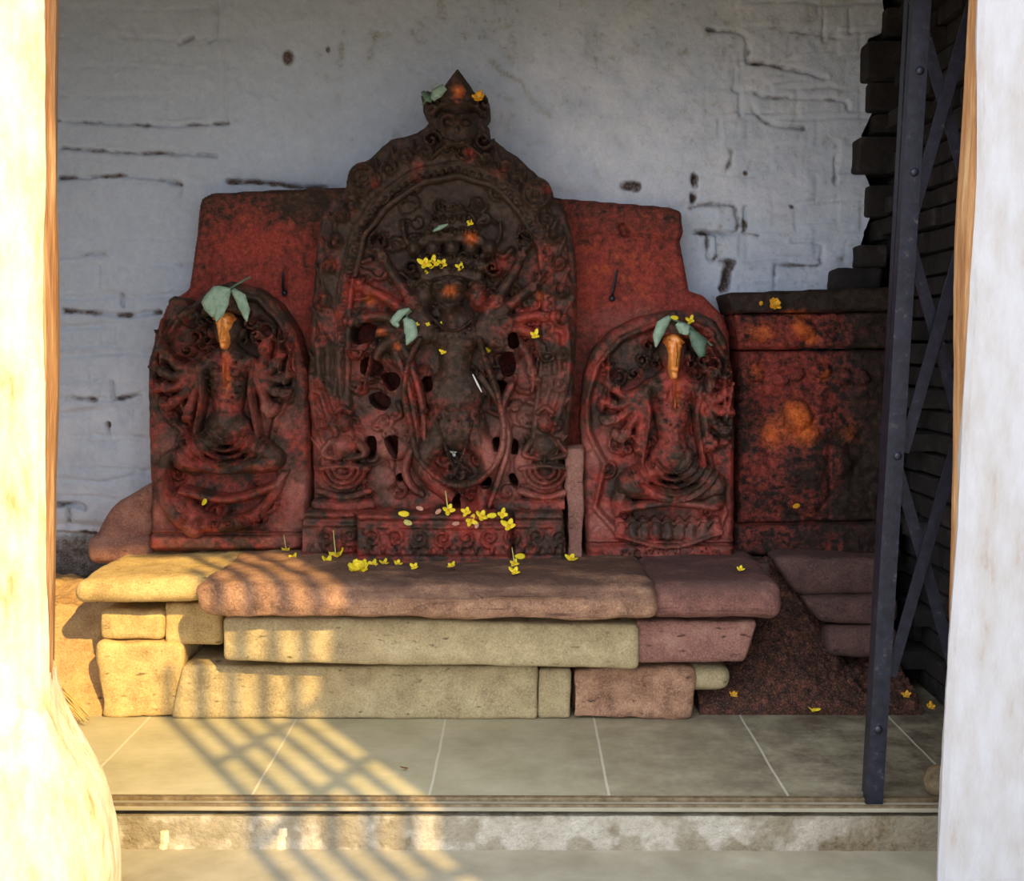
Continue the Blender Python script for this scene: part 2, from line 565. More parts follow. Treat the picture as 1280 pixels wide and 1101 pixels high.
# floor tiles with pale joints, along real tile lines of the floor (object space = world space)
def floor_mat():
    m, nt, b = mat_new('floor_tiles')
    v = coords(nt)
    n1 = noise_n(nt, v, 5, 6, 0.65)
    n2 = noise_n(nt, coords(nt, (9, 30, 9)), 1.5, 5, 0.6)
    c = ramp(nt, n1, [(0.3, (0.38, 0.335, 0.20)), (0.5, (0.49, 0.44, 0.28)), (0.72, (0.58, 0.52, 0.35))])
    c = mixc(nt, math_n(nt, 'MULTIPLY', n2, 0.42), c, (0.26, 0.25, 0.16))
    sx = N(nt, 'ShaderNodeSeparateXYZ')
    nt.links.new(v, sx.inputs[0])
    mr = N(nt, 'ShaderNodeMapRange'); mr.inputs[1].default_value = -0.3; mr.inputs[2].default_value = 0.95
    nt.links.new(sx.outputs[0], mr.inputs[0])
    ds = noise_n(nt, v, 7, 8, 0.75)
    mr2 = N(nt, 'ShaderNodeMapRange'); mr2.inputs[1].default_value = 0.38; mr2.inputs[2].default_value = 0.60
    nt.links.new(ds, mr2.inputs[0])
    dirt_or_shade = math_n(nt, 'MULTIPLY', mr.outputs[0], math_n(nt, 'ADD', math_n(nt, 'MULTIPLY', mr2.outputs[0], 0.6), 0.35))
    c = mixc(nt, dirt_or_shade, c, (0.11, 0.08, 0.055))  # tile colour darkened towards the right, standing in for light falloff
    p = math_n(nt, 'ADD', sx.outputs[0], 0.476 + 0.475 * 20)
    p = math_n(nt, 'ADD', p, math_n(nt, 'MULTIPLY', math_n(nt, 'SUBTRACT', noise_n(nt, v, 3, 2), 0.5), 0.012))
    p = math_n(nt, 'MODULO', p, 0.475)
    d = math_n(nt, 'ABSOLUTE', math_n(nt, 'SUBTRACT', p, 0.2375))
    j = math_n(nt, 'LESS_THAN', d, 0.0035)
    c = mixc(nt, math_n(nt, 'MULTIPLY', j, 0.6), c, (0.70, 0.65, 0.50))
    nt.links.new(c, b.inputs['Base Color'])
    b.inputs['Roughness'].default_value = 0.55
    bump(nt, b, noise_n(nt, v, 40, 5, 0.6), 0.2, 0.003)
    return m
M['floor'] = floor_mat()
M['riser'] = pigment_mat('stained_whitewash',
    [(0.3, (0.24, 0.20, 0.13)), (0.7, (0.40, 0.35, 0.26))],
    [(0.3, (0.10, 0.075, 0.04)), (0.7, (0.22, 0.16, 0.085))],
    [(0.3, (0.48, 0.43, 0.34)), (0.7, (0.60, 0.55, 0.46))],
    [(0.3, (0.75, 0.62, 0.38)), (0.7, (0.80, 0.70, 0.5))], 0.85, 0.2, 0.6)
M['step'] = simple('lower_step_stone', [(0.3, (0.24, 0.21, 0.14)), (0.6, (0.34, 0.30, 0.21)), (0.8, (0.42, 0.38, 0.28))], 6, 0.8, 0.3, 0.004)
M['ground'] = simple('street_dust', [(0.3, (0.30, 0.26, 0.19)), (0.7, (0.42, 0.37, 0.28))], 4, 0.95, 0.3, 0.01)
M['soffit'] = simple('limewashed_ceiling', [(0.3, (0.60, 0.62, 0.66)), (0.7, (0.72, 0.74, 0.78))], 5, 0.9, 0.3, 0.01)


# ------------------------------------------------------------------ plain solids
def bm_obj(name, bm, mat, parent=None, smooth=True, sharp=40):
    me = bpy.data.meshes.new(name)
    bmesh.ops.recalc_face_normals(bm, faces=bm.faces)
    bm.to_mesh(me)
    bm.free()
    if smooth:
        me.polygons.foreach_set('use_smooth', np.ones(len(me.polygons), bool))
        try:
            me.set_sharp_from_angle(angle=math.radians(sharp))
        except Exception:
            pass
    return link(name, me, mat, parent)


def add_box(bm, x0, x1, y0, y1, z0, z1, bev=0.0):
    vs_ = [bm.verts.new((x, y, z)) for x in (x0, x1) for y in (y0, y1) for z in (z0, z1)]
    fs = [bm.faces.new([vs_[i] for i in f]) for f in ((0, 1, 3, 2), (4, 6, 7, 5), (0, 4, 5, 1), (2, 3, 7, 6), (0, 2, 6, 4), (1, 5, 7, 3))]
    if bev:
        es = list({e for f in fs for e in f.edges})
        bmesh.ops.bevel(bm, geom=es, offset=bev, segments=2, affect='EDGES', profile=0.6)


def box_obj(name, x0, x1, y0, y1, z0, z1, mat, bev=0.0, parent=None):
    bm = bmesh.new()
    add_box(bm, x0, x1, y0, y1, z0, z1, bev)
    return bm_obj(name, bm, mat, parent)


def tube(bm, pts, radii, seg=8, cap=True):
    P = [Vector(p) for p in pts]
    if isinstance(radii, (int, float)):
        radii = [radii] * len(P)
    rings = []
    up = Vector((0.13, 0.31, 0.94)).normalized()
    for i, p in enumerate(P):
        t = (P[min(i + 1, len(P) - 1)] - P[max(i - 1, 0)]).normalized()
        a = t.cross(up)
        if a.length < 1e-4:
            a = t.cross(Vector((1, 0, 0)))
        a.normalize()
        b = t.cross(a).normalized()
        rings.append([bm.verts.new(p + (a * math.cos(2 * math.pi * k / seg) + b * math.sin(2 * math.pi * k / seg)) * radii[i]) for k in range(seg)])
    for r0, r1 in zip(rings[:-1], rings[1:]):
        for k in range(seg):
            bm.faces.new((r0[k], r0[(k + 1) % seg], r1[(k + 1) % seg], r1[k]))
    if cap:
        bm.faces.new(rings[0][::-1])
        bm.faces.new(rings[-1])


def stone_bm(x0, x1, y0, y1, z0, z1, r, amp=0.006, seed=0, warp=None, res=0.018, nscale=7.0):
    """weathered block: rounded box whose skin is pushed in and out by noise"""
    bm = bmesh.new()
    dims = Vector(((x1 - x0) / 2, (y1 - y0) / 2, (z1 - z0) / 2))
    c = Vector(((x0 + x1) / 2, (y0 + y1) / 2, (z0 + z1) / 2))
    r = min(r, min(dims) * 0.98)
    verts = {}
    n = [max(6, min(60, int(2 * d / res))) for d in dims]
    def grid(k):
        g = []
        for i in range(n[k] + 1):
            t = i / n[k] * 2 - 1
            t = math.copysign(1 - (1 - abs(t)) ** 1.25, t)
            g.append(t)
        return g
    G = [grid(0), grid(1), grid(2)]
    def vert(i, j, k):
        key = (i, j, k)
        if key in verts:
            return verts[key]
        p = Vector((G[0][i] * dims.x, G[1][j] * dims.y, G[2][k] * dims.z))
        q = Vector([max(-(d - r), min(d - r, a)) for a, d in zip(p, dims)])
        d = p - q
        if d.length > 1e-9:
            nn = d.normalized()
            p = q + nn * r
        else:
            nn = Vector((0, 0, 1))
        w = p + c
        off = Vector((seed * 3.7, seed * 1.3, seed * 2.1))
        s = mnoise.fractal(w * nscale + off, 0.9, 2.1, 5) * amp + mnoise.noise(w * 2.6 + off) * amp * 1.2
        w = w + nn * s
        if warp:
            w = warp(w)
        verts[key] = bm.verts.new(w)
        return verts[key]
    nx, ny, nz = n
    for i in range(nx):
        for j in range(ny):
            for k, fl in ((0, 1), (nz, 0)):
                f = [vert(i, j, k), vert(i + 1, j, k), vert(i + 1, j + 1, k), vert(i, j + 1, k)]
                bm.faces.new(f[::-1] if fl else f)
    for i in range(nx):
        for k in range(nz):
            for j, fl in ((0, 0), (ny, 1)):
                f = [vert(i, j, k), vert(i + 1, j, k), vert(i + 1, j, k + 1), vert(i, j, k + 1)]
                bm.faces.new(f[::-1] if fl else f)
    for j in range(ny):
        for k in range(nz):
            for i, fl in ((0, 1), (nx, 0)):
                f = [vert(i, j, k), vert(i, j + 1, k), vert(i, j + 1, k + 1), vert(i, j, k + 1)]
                bm.faces.new(f[::-1] if fl else f)
    return bm


def stone(name, label, cat, px0, px1, py0, py1, Y, depth, r, mat, amp=0.006, seed=0, warp=None, group=None, z0=None, z1=None, res=0.018):
    a, b = at(px0, py1, Y), at(px1, py0, Y)
    o = bm_obj(name, stone_bm(a.x, b.x, Y, Y + depth, a.z if z0 is None else z0, b.z if z1 is None else z1, r, amp, seed, warp, res), mat, sharp=60)
    return tag(o, label, cat, group)


# ================================================================== THE SETTING
Y_WALL = 4.46
Y_FLOOR0, Y_FLOOR1 = 3.09, 4.5
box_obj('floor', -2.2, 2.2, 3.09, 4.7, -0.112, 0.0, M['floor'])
struct(bpy.data.objects['floor'])
struct(box_obj('ground', -9, 9, -9, 3.6, -0.4, -0.122, M['ground']))
struct(box_obj('floor_lower_step', -2.2, 2.2, 2.2, 3.4, -0.1225, -0.118, M['step']))
struct(box_obj('ceiling', -2.2, 2.2, 2.9, 4.7, 2.78, 2.88, M['soffit']))
struct(box_obj('trim_lintel', -2.2, 2.2, 2.75, 3.0, 2.10, 2.9, M['soffit']))
struct(box_obj('wall_left', -2.2, -1.95, 2.95, 4.7, 0.0, 2.78, M['soffit']))

# riser below the floor edge: stained limewash, two paint drips
R = Relief(40, 1230, 1020, 1078, 2.0)
R.rough(0.004, 30, 5)
R.rough(0.002, 8, 6, 3)
for x, y0, y1 in ((203, 1038, 1070), (221, 1058, 1068), (350, 1036, 1072)):
    R.stroke([(x + 4, y0), (x, y1)], 3, 4, 0.004, 0.006, add=True)
def riser_pig(px, py):
    st = 0.35 * sstep(0.45, 0.7, fbm(px, py * 0.6, 45, 4, 61)) + 0.5 * sstep(1056, 1074, py) * fbm(px, py, 25, 3, 63)
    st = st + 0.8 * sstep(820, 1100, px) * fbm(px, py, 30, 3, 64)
    wt = 0.6 * sstep(0.4, 0.65, fbm(px, py, 28, 4, 62)) * (1 - sstep(900, 1150, px))
    dr = np.zeros_like(px)
    for x, y0, y1 in ((203, 1038, 1070), (221, 1058, 1068), (350, 1036, 1072)):
        dr = np.maximum(dr, (np.abs(px - (x + 4 * (y1 - py) / (y1 - y0))) < 5) * (py > y0 - 2) * (py < y1 + 3) * 1.0)
    return np.stack([st, wt, dr, np.ones_like(px)], 1)
struct(relief_mesh('trim_riser', R, np.ones(R.PX.shape, bool), 3.03, 0.055, M['riser'], pig=riser_pig))
# stone edge strip above the riser, carrying the gate rail
struct(box_obj('trim_floor_edge', -1.5, 1.5, 3.022, 3.0885, -0.012, -0.002, M['step'], 0.002))

# ---- back wall: whitewashed brick, courses slumping, cracks and gaps where the photograph has them
R = Relief(20, 1180, -60, 760, 2.0)
PX, PY = R.PX, R.PY
R.rough(0.010, 90, 11)
R.rough(0.006, 24, 12)
R.rough(0.0022, 7, 112, 3)
def course_amp(px, py):
    left = 1 - sstep(230, 330, px)
    right = sstep(860, 930, px)
    return np.maximum(left * (0.5 + 1.1 * sstep(250, 420, py)), right * 1.1)
CA = course_amp(PX, PY)
wav = (fbm(PX, PY, 80, 3, 13) - 0.5) * 16
yy = PY + wav + (PX - 640) * 0.012
for k in range(-3, 24):
    yc = 36.0 * k + 6
    R.H -= CA * 0.007 * np.clip(1 - ((yy - yc) / 4.0) ** 2, 0, 1) * sstep(0.35, 0.6, fbm(PX, PY, 60, 3, 20 + k))
    offx = (k % 2) * 42
    for j in range(0, 15):
        xc = 20 + 84 * j + offx + 10 * math.sin(k * 3.1 + j)
        inrow = (yy > yc) & (yy < yc + 36)
        R.H -= CA * 0.004 * inrow * np.clip(1 - ((PX - xc) / 3.5) ** 2, 0, 1) * sstep(0.45, 0.6, fbm(PX, PY, 50, 2, 50))
# each brick sits a little in or out
cell = np.floor(yy / 36.0)
R.H += CA * 0.011 * (_hash(np.floor((PX + 42 * (cell % 2)) / 84.0), cell, 5) - 0.5)
cracks = [  # (points, half width, depth)
    ([(70, 150), (150, 154), (210, 157), (285, 154)], 2.6, .012), ([(75, 184), (110, 187), (145, 190), (230, 192), (270, 194)], 3, .013),
    ([(75, 222), (120, 221), (160, 219), (200, 224), (225, 230)], 3.5, .016), ([(225, 228), (226, 258), (247, 260)], 2.4, .010),
    ([(270, 0), (270, 40), (262, 52)], 2.2, .010), ([(225, 54), (240, 46)], 4, .012), ([(283, 75), (282, 150)], 2.2, .009),
    ([(285, 227), (340, 229), (372, 233), (420, 236)], 4, .022),
    ([(75, 322), (110, 317), (130, 318)], 3.5, .012), ([(75, 388), (110, 390), (150, 394), (200, 390)], 4, .018), ([(152, 368), (153, 383)], 2.6, .022),
    ([(222, 332), (240, 330)], 3, .012), ([(70, 497), (140, 499), (176, 492)], 4, .016), ([(140, 476), (141, 498)], 3.2, .022), ([(135, 530), (135, 548)], 3, .02),
    ([(72, 548), (130, 545), (180, 548)], 3, .01), ([(72, 598), (130, 602), (180, 590)], 3, .01), ([(75, 436), (125, 430), (175, 438)], 3, .009),
    ([(72, 632), (86, 630), (105, 634)], 4.5, .03), ([(86, 632), (85, 660)], 3.5, .02), ([(70, 668), (118, 668)], 4, .025),
    ([(886, 36), (905, 38), (930, 42), (934, 60), (936, 76), (960, 80), (1000, 88), (1030, 96)], 3.4, .016),
    ([(918, 112), (920, 84), (926, 80)], 2.5, .009), ([(918, 110), (925, 118), (926, 146)], 2.8, .011), ([(945, 116), (962, 122), (990, 122), (1030, 124), (1058, 126), (1060, 136)], 3.0, .012),
    ([(942, 134), (952, 150), (970, 156), (1005, 160)], 3.4, .014), ([(899, 150), (898, 170)], 2, .008), ([(912, 186), (914, 195), (908, 216)], 3.0, .016),
    ([(862, 260), (880, 256), (915, 256), (922, 268), (920, 288), (900, 291), (868, 290)], 3.2, .016), ([(868, 291), (905, 292)], 3.4, .03),
    ([(933, 260), (931, 288)], 3.2, .03), ([(928, 290), (948, 294)], 2.6, .012), ([(884, 294), (884, 318), (890, 325), (896, 318), (897, 296)], 2.6, .018),
    ([(912, 330), (908, 352), (904, 362)], 5.5, .032), ([(900, 326), (918, 328)], 3, .012), ([(969, 362), (969, 334), (976, 331), (1020, 332), (1026, 324), (1026, 304), (990, 301)], 2.8, .014),
    ([(1045, 196), (1045, 230)], 2.6, .012), ([(1030, 10), (1030, 50)], 2.4, .01), ([(1062, 12), (1064, 40)], 2, .008), ([(1000, 40), (1050, 46)], 2, .006),
    ([(868, 218), (868, 232)], 4.2, .035), ([(866, 242), (866, 252)], 4.2, .035), ([(780, 231), (796, 234)], 6.5, .03),
    ([(630, 90), (650, 100), (668, 128)], 2.2, .006), ([(720, 158), (740, 196), (752, 220)], 2.2, .005), ([(1075, 300), (1060, 300), (1055, 330)], 2.4, .01)]
for pts, r, d in cracks:
    R.groove(pts, r, d, jit=2.2)
R.blob(892, 274, 30, 15, 0.006, add=True, pw=0.3)
R.blob(998, 316, 27, 13, 0.005, add=True, pw=0.3)
R.blur(1)
rag = [(1100, -70), (1108, 40), (1085, 50), (1085, 100), (1092, 140), (1078, 170), (1080, 210), (1090, 236), (1090, 270), (1082, 290), (1070, 330), (1070, 780)]
def wall_pig(px, py):
    n = fbm(px, py, 60, 4, 71)
    dirt_or_shade = 0.16 * sstep(0.5, 0.75, fbm(px, py, 22, 5, 72)) * (0.4 + sstep(300, 500, px))
    dirt_or_shade = dirt_or_shade + 0.25 * sstep(0.62, 0.75, fbm(px, py, 6, 3, 77)) * sstep(500, 640, px)
    for pts, w, a in (([(630, 92), (650, 100), (668, 128), (690, 150)], 5, .8), ([(720, 158), (740, 200), (755, 228)], 6, .7), ([(605, 70), (640, 100)], 4, .5), ([(690, 235), (860, 255)], 7, .7), ([(610, 180), (690, 240)], 5, .4),
                      ([(430, 40), (424, 90)], 5, .5), ([(470, 45), (462, 75)], 4, .6)):
        d = np.full(px.shape, 1e9)
        for a_, b_ in zip(pts[:-1], pts[1:]):
            vx, vy = b_[0] - a_[0], b_[1] - a_[1]
            t = np.clip(((px - a_[0]) * vx + (py - a_[1]) * vy) / (vx * vx + vy * vy), 0, 1)
            d = np.minimum(d, np.hypot(px - a_[0] - t * vx, py - a_[1] - t * vy))
        dirt_or_shade = dirt_or_shade + a * np.clip(1 - d / (w * 1.6), 0, 1) * fbm(px, py, 9, 3, 73)
    white = 0.75 * np.exp(-(((px - 760) / 170) ** 2 + ((py - 190) / 150) ** 2)) + 0.35 * sstep(360, 560, py) + 0.2 * sstep(850, 950, px)
    white = white * (0.6 + 0.8 * n)
    blk = np.zeros_like(px)
    for x, y, rx, ry in ((360, 72, 7, 9), (788, 232, 11, 6), (868, 224, 5, 8), (866, 247, 5, 6), (410, 62, 3, 4), (560, 108, 3, 2), (932, 216, 3, 3), (990, 258, 3, 3), (907, 348, 6, 17)):
        blk = np.maximum(blk, 1.6 * np.clip(1.3 - np.hypot((px - x) / rx, (py - y) / ry), 0, 1))
    dirt_or_shade = dirt_or_shade + 0.9 * sstep(662, 676, py + 8 * fbm(px, py, 20, 3, 79)) * (px < 330)
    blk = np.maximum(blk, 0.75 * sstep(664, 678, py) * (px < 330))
    for pts, w, dp in cracks:
        if dp < 0.012:
            continue
        P_ = smooth_path(pts) if len(pts) > 2 else pts
        d = np.full(px.shape, 1e9)
        for a_, b_ in zip(P_[:-1], P_[1:]):
            vx, vy = b_[0] - a_[0], b_[1] - a_[1]
            t = np.clip(((px - a_[0]) * vx + (py - a_[1]) * vy) / (vx * vx + vy * vy + 1e-9), 0, 1)
            d = np.minimum(d, np.hypot(px - a_[0] - t * vx, py - a_[1] - t * vy))
        d = np.abs(d + 4.4 * (fbm(px, py, 9, 3, 501) - 0.5))
        blk = np.maximum(blk, min(1.1, dp * 36) * np.clip(1 - d / (w * 1.1), 0, 1) * 2.2 * sstep(.3, .75, fbm(px, py, 22, 3, 78)))
    return np.stack([dirt_or_shade, np.clip(white, 0, 1), np.clip(blk, 0, 1), np.ones_like(px)], 1)
wall_mask = (PX < np.interp(PY, [p[1] for p in rag], [p[0] for p in rag]))
struct(relief_mesh('wall_back', R, wall_mask, Y_WALL, 0.2, M['wallpaint'], pig=wall_pig, sharp=70))
struct(box_obj('wall_back_core', -2.2, 2.2, 4.62, 4.85, -0.1, 2.88, M['brick_dark']))

# ---- right wall: raw dark bricks, ends ragged towards the back wall
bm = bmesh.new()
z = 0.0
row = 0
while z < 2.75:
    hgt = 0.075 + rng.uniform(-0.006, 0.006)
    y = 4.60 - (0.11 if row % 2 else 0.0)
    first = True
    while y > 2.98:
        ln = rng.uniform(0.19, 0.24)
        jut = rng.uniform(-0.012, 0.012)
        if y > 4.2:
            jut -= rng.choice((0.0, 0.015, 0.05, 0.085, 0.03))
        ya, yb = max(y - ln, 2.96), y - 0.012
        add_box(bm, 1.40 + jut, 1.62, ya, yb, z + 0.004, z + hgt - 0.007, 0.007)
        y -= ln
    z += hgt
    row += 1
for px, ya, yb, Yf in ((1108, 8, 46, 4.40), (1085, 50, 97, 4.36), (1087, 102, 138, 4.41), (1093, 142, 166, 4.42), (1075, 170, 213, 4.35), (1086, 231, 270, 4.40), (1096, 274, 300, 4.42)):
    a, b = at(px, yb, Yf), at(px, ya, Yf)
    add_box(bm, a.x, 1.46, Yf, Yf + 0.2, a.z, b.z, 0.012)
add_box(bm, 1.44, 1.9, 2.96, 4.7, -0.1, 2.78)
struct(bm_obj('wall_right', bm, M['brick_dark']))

# ---- what shades the right side: an added wall with a top piece, and an added iron grille
SH_Y = -0.6
SZ = (0.9 - SH_Y) * math.tan(SUN_ELEV) / math.cos(SUN_AZ)
dY = lambda Y: (Y - SH_Y)
BX = -0.155 + (3.09 - SH_Y) * math.tan(SUN_AZ)
struct(box_obj('wall_front_shade', BX, 4.2, SH_Y - 0.12, SH_Y + 0.12, -0.122, 7.0, M['ground']))
struct(box_obj('wall_front_shade_top', 0.97, 4.2, SH_Y - 0.05, SH_Y + 0.12, 3.16 + SZ, 7.0, M['ground']))
GR = thing('added_shade_grille', 'added iron grille of upright bars that shades the right side', 'grille', (BX - 0.35, SH_Y, 1.7))
for k in range(6):
    x = BX - 0.07 - k * 0.1
    box_obj('shade_grille_bar', x - 0.015, x + 0.015, SH_Y - 0.012, SH_Y + 0.012, 1.7, (3.17, 3.17, 3.17, 3.17, 2.85, 2.5)[k] + SZ, M['iron'], 0, GR)
xl = BX - 0.57
for zz in (1.75, 3.10 + SZ):
    box_obj('cross_bar', xl, BX + 0.02, SH_Y - 0.035, SH_Y - 0.01, zz - 0.014, zz + 0.014, M['iron'], 0, GR)
for (xa, za, xb, zb) in ((xl, 1.98, BX, 2.45), (xl, 1.62, BX, 2.12), (xl, 1.3, BX, 1.55)):
    bm = bmesh.new()
    tube(bm, [(xa, SH_Y + 0.02, za + SZ), (xb, SH_Y + 0.02, zb + SZ)], 0.017)
    bm_obj('diagonal_bar', bm, M['iron'], GR)

# ================================================================== PLINTH
ZT = at(285, 690, 4.10).z            # top of the altar slabs
Ys_main, Ys_left, Ys_right = 3.57, 3.68, 3.61


def slab_z(py, Y):
    return at(640, py, Y).z


def main_warp(w):
    # upper front arris worn away unevenly
    f = max(0.0, 1 - (w.y - Ys_main) / 0.12)
    top = max(0.0, (w.z - (ZT - 0.05)) / 0.05)
    w.z -= 0.028 * f * top * (0.6 + 0.8 * mnoise.noise(Vector((w.x * 4, 1.3, 0.2))))
    w.z -= 0.012 * (w.x + 0.4) * 0.6
    g = max(0.0, min(1.0, (w.x + 0.55) / 0.1)) * max(0.0, min(1.0, (0.42 - w.x) / 0.05))
    if w.z > ZT - 0.04 and w.y < Ys_main + 0.12:
        w.y += g * (0.030 + 0.03 * mnoise.noise(Vector((w.x * 6, 2.2, 0))) + 0.012 * mnoise.noise(Vector((w.x * 22, 2.2, w.z * 30)))) * (1 - (w.y - Ys_main) / 0.12)
    if w.x > -0.9:
        w.y += 0.012 * mnoise.noise(Vector((w.x * 2.2, 0.4, w.z * 75))) * max(0.0, 1 - (w.y - Ys_main) / 0.2)
    return w


def left_warp(w):
    t = max(0.0, min(1.0, (-0.92 - w.x) / 0.35))
    w.z -= 0.012 * t
    return w


stone('altar_slab', 'round-nosed stone altar slab at the middle, its left end in the sun', 'stone slab', 247, 822, 728, 772, Ys_main, 0.95, 0.036, M['slab_brown'], 0.010, 1, main_warp, z1=ZT, res=0.014)
stone('altar_slab', 'sunlit golden round-nosed altar slab at the left end of the plinth', 'stone slab', 88, 300, 700, 751, Ys_left, 0.70, 0.055, M['stone_warm'], 0.008, 2, left_warp, z1=ZT - 0.002, res=0.014)
stone('altar_slab', 'shaded reddish round-nosed altar slab at the right end of the plinth', 'stone slab', 812, 980, 730, 776, Ys_right, 0.75, 0.042, M['slab_rose'], 0.007, 3, z1=ZT - 0.006, res=0.014)
stone('plinth_block', 'long pale squared block under the middle altar slab', 'stone block', 277, 800, 772, 828, 3.66, 0.5, 0.02, M['stone_khaki'], 0.004, 4, lambda w: Vector((w.x, w.y, w.z - 0.022 * (w.x + 0.9) * 0.8)))
stone('plinth_block', 'pinkish block with a slanted right end under the right altar slab', 'stone block', 794, 957, 776, 829, 3.68, 0.45, 0.018, M['stone_rose'], 0.004, 5, lambda w: Vector((w.x - (0.03 * (0.40 - w.z) / 0.1 if w.x > 0.6 else 0), w.y, w.z)))
stone('plinth_block', 'small sunlit block below the left altar slab, beside the dark hollow', 'stone block', 122, 205, 762, 802, 3.765, 0.30, 0.026, M['stone_warm'], 0.007, 6)
stone('plinth_block', 'half-shadowed block between the small sunlit block and the long pale block', 'stone block', 206, 276, 754, 806, 3.775, 0.30, 0.01, M['stone_warm'], 0.004, 7)
stone('base_course', 'long khaki base course stone standing on the tiles below the pale block', 'stone block', 232, 672, 833, 906, 3.745, 0.4, 0.012, M['stone_khaki'], 0.004, 8, lambda w: Vector((w.x + (0.05 * (0.2 - w.z) / 0.2 * -1 if w.x < -0.9 else 0), w.y, w.z)), z0=0.0)
stone('base_course', 'narrow upright base stone right of the long khaki course', 'stone block', 672, 714, 836, 904, 3.75, 0.3, 0.012, M['stone_khaki'], 0.004, 9, z0=0.0)
stone('base_course', 'crumbling base stone right of the narrow upright stone', 'stone block', 715, 868, 836, 903, 3.745, 0.32, 0.016, M['stone_brown'], 0.012, 10, z0=0.0)  # darker stone chosen here so the right end looks less lit
stone('pebble_stone', 'small rounded stone tucked under the right pinkish block', 'stone', 852, 916, 834, 866, 3.76, 0.14, 0.04, M['stone_khaki'], 0.006, 11)
stone('base_course', 'sunlit plaster-coated base stone at the left beside the broom', 'stone block', 126, 228, 804, 906, 3.755, 0.3, 0.016, M['stone_warm'], 0.014, 12, z0=0.0)
stone('boulder', 'reddish lump of rock leaning against the left carved panel', 'rock', 114, 192, 594, 672, 4.16, 0.18, 0.05, M['stone_rose'], 0.018, 13, lambda w: Vector((w.x + 0.06 * max(0, (w.z - 0.60)) / 0.12 * (1 if w.x < -1.3 else 0.2), w.y, w.z - 0.05 * max(0, -1.30 - w.x) / 0.1)))
stone('boulder', 'low reddish stone under the leaning rock, behind the golden altar slab', 'rock', 108, 188, 671, 704, 4.15, 0.2, 0.03, M['stone_rose'], 0.01, 14)
# rubble core that carries the slabs
struct(box_obj('trim_plinth_core', at(215, 700, 3.95).x, at(962, 700, 4.05).x, 4.06, 4.44, 0.0, ZT - 0.03, M['stone_dark']))

# sunlit plaster mound in the left corner, soil heap in the right corner
def terrain(name, x0, x1, y0, y1, zf, mat, n=70):
    bm = bmesh.new()
    V = [[None] * (n + 1) for _ in range(n + 1)]
    for i in range(n + 1):
        for j in range(n + 1):
            x, y = x0 + (x1 - x0) * i / n, y0 + (y1 - y0) * j / n
            V[i][j] = bm.verts.new((x, y, zf(x, y)))
    for i in range(n):
        for j in range(n):
            bm.faces.new((V[i][j], V[i + 1][j], V[i + 1][j + 1], V[i][j + 1]))
    rim = [V[i][0] for i in range(n + 1)] + [V[n][j] for j in range(1, n + 1)] + [V[i][n] for i in range(n - 1, -1, -1)] + [V[0][j] for j in range(n - 1, 0, -1)]
    low = [bm.verts.new((v.co.x, v.co.y, 0.0)) for v in rim]
    for k in range(len(rim)):
        bm.faces.new((rim[k], low[k], low[(k + 1) % len(rim)], rim[(k + 1) % len(rim)]))
    return bm_obj(name, bm, mat, sharp=80)


def left_mound(x, y):
    t = max(0, min(1, (y - 3.78) / 0.22))
    z = 0.31 * (t * t * (3 - 2 * t)) + 0.02
    z += 0.05 * mnoise.noise(Vector((x * 5, y * 5, 0.3))) + 0.012 * mnoise.fractal(Vector((x * 18, y * 18, 1)), 1, 2, 4)
    d = math.hypot((x + 1.40) / 0.10, (y - 3.93) / 0.1)
    return max(0.003, z * min(1, (y - 3.76) / 0.05 + 0.05))
tag(terrain('plaster_mound', -1.9, at(128, 800, 3.8).x, 3.775, 4.40, left_mound, M['mortar']), 'sunlit ochre plaster mound in the corner behind the white left pillar', 'mound', kind='stuff')


def right_heap(x, y):
    t = max(0, min(1, (y - 3.79) / 0.34))
    k = max(0, min(1, (x - 0.86) / 0.34))
    z = 0.44 * t ** 0.85 * (1 - 0.72 * k * k * (3 - 2 * k)) + 0.012
    z += 0.035 * mnoise.noise(Vector((x * 7, y * 7, 4.3))) * min(1, t * 4) + (0.022 * mnoise.fractal(Vector((x * 24, y * 24, 1)), 1, 2, 4) + 0.012 * mnoise.noise(Vector((x * 60, y * 60, 3)))) * min(1, t * 6 + .25)
    z *= 0.45 + 0.55 * min(1, max(0, (x - 0.66) / 0.16))
    return max(0.002, z)
tag(terrain('soil_heap', at(872, 880, 3.85).x, 1.30, 3.80, 4.15, right_heap, M['soil'], 120), 'dark reddish soil heap strewn with petals at the right of the plinth', 'soil', kind='stuff')
stone('step_stone', 'slanting dark stone below the orange-daubed block, topmost of the right stack', 'stone block', 962, 1125, 698, 744, 4.0, 0.3, 0.03, M['stone_dark'], 0.008, 21, lambda w: Vector((w.x + 0.09 * (0.49 - w.z) / 0.14 * (1 if w.x < 1.0 else 0), w.y, w.z)))
stone('step_stone', 'middle dark stone of the right stack with a slanted left end', 'stone block', 1002, 1125, 748, 782, 3.95, 0.3, 0.03, M['stone_dark'], 0.007, 22, lambda w: Vector((w.x + 0.06 * (0.35 - w.z) / 0.09 * (1 if w.x < 1.05 else 0), w.y, w.z)))
stone('step_stone', 'lowest dark stone of the right stack, half sunk in the soil', 'stone block', 1034, 1125, 786, 822, 3.93, 0.3, 0.03, M['stone_dark'], 0.008, 23)

# ================================================================== PIGMENT over the carved stones (photo-pixel space of the carvings)
def gau(px, py, x, y, rx, ry=None):
    ry = ry or rx
    return np.exp(-(((px - x) / rx) ** 2 + ((py - y) / ry) ** 2))


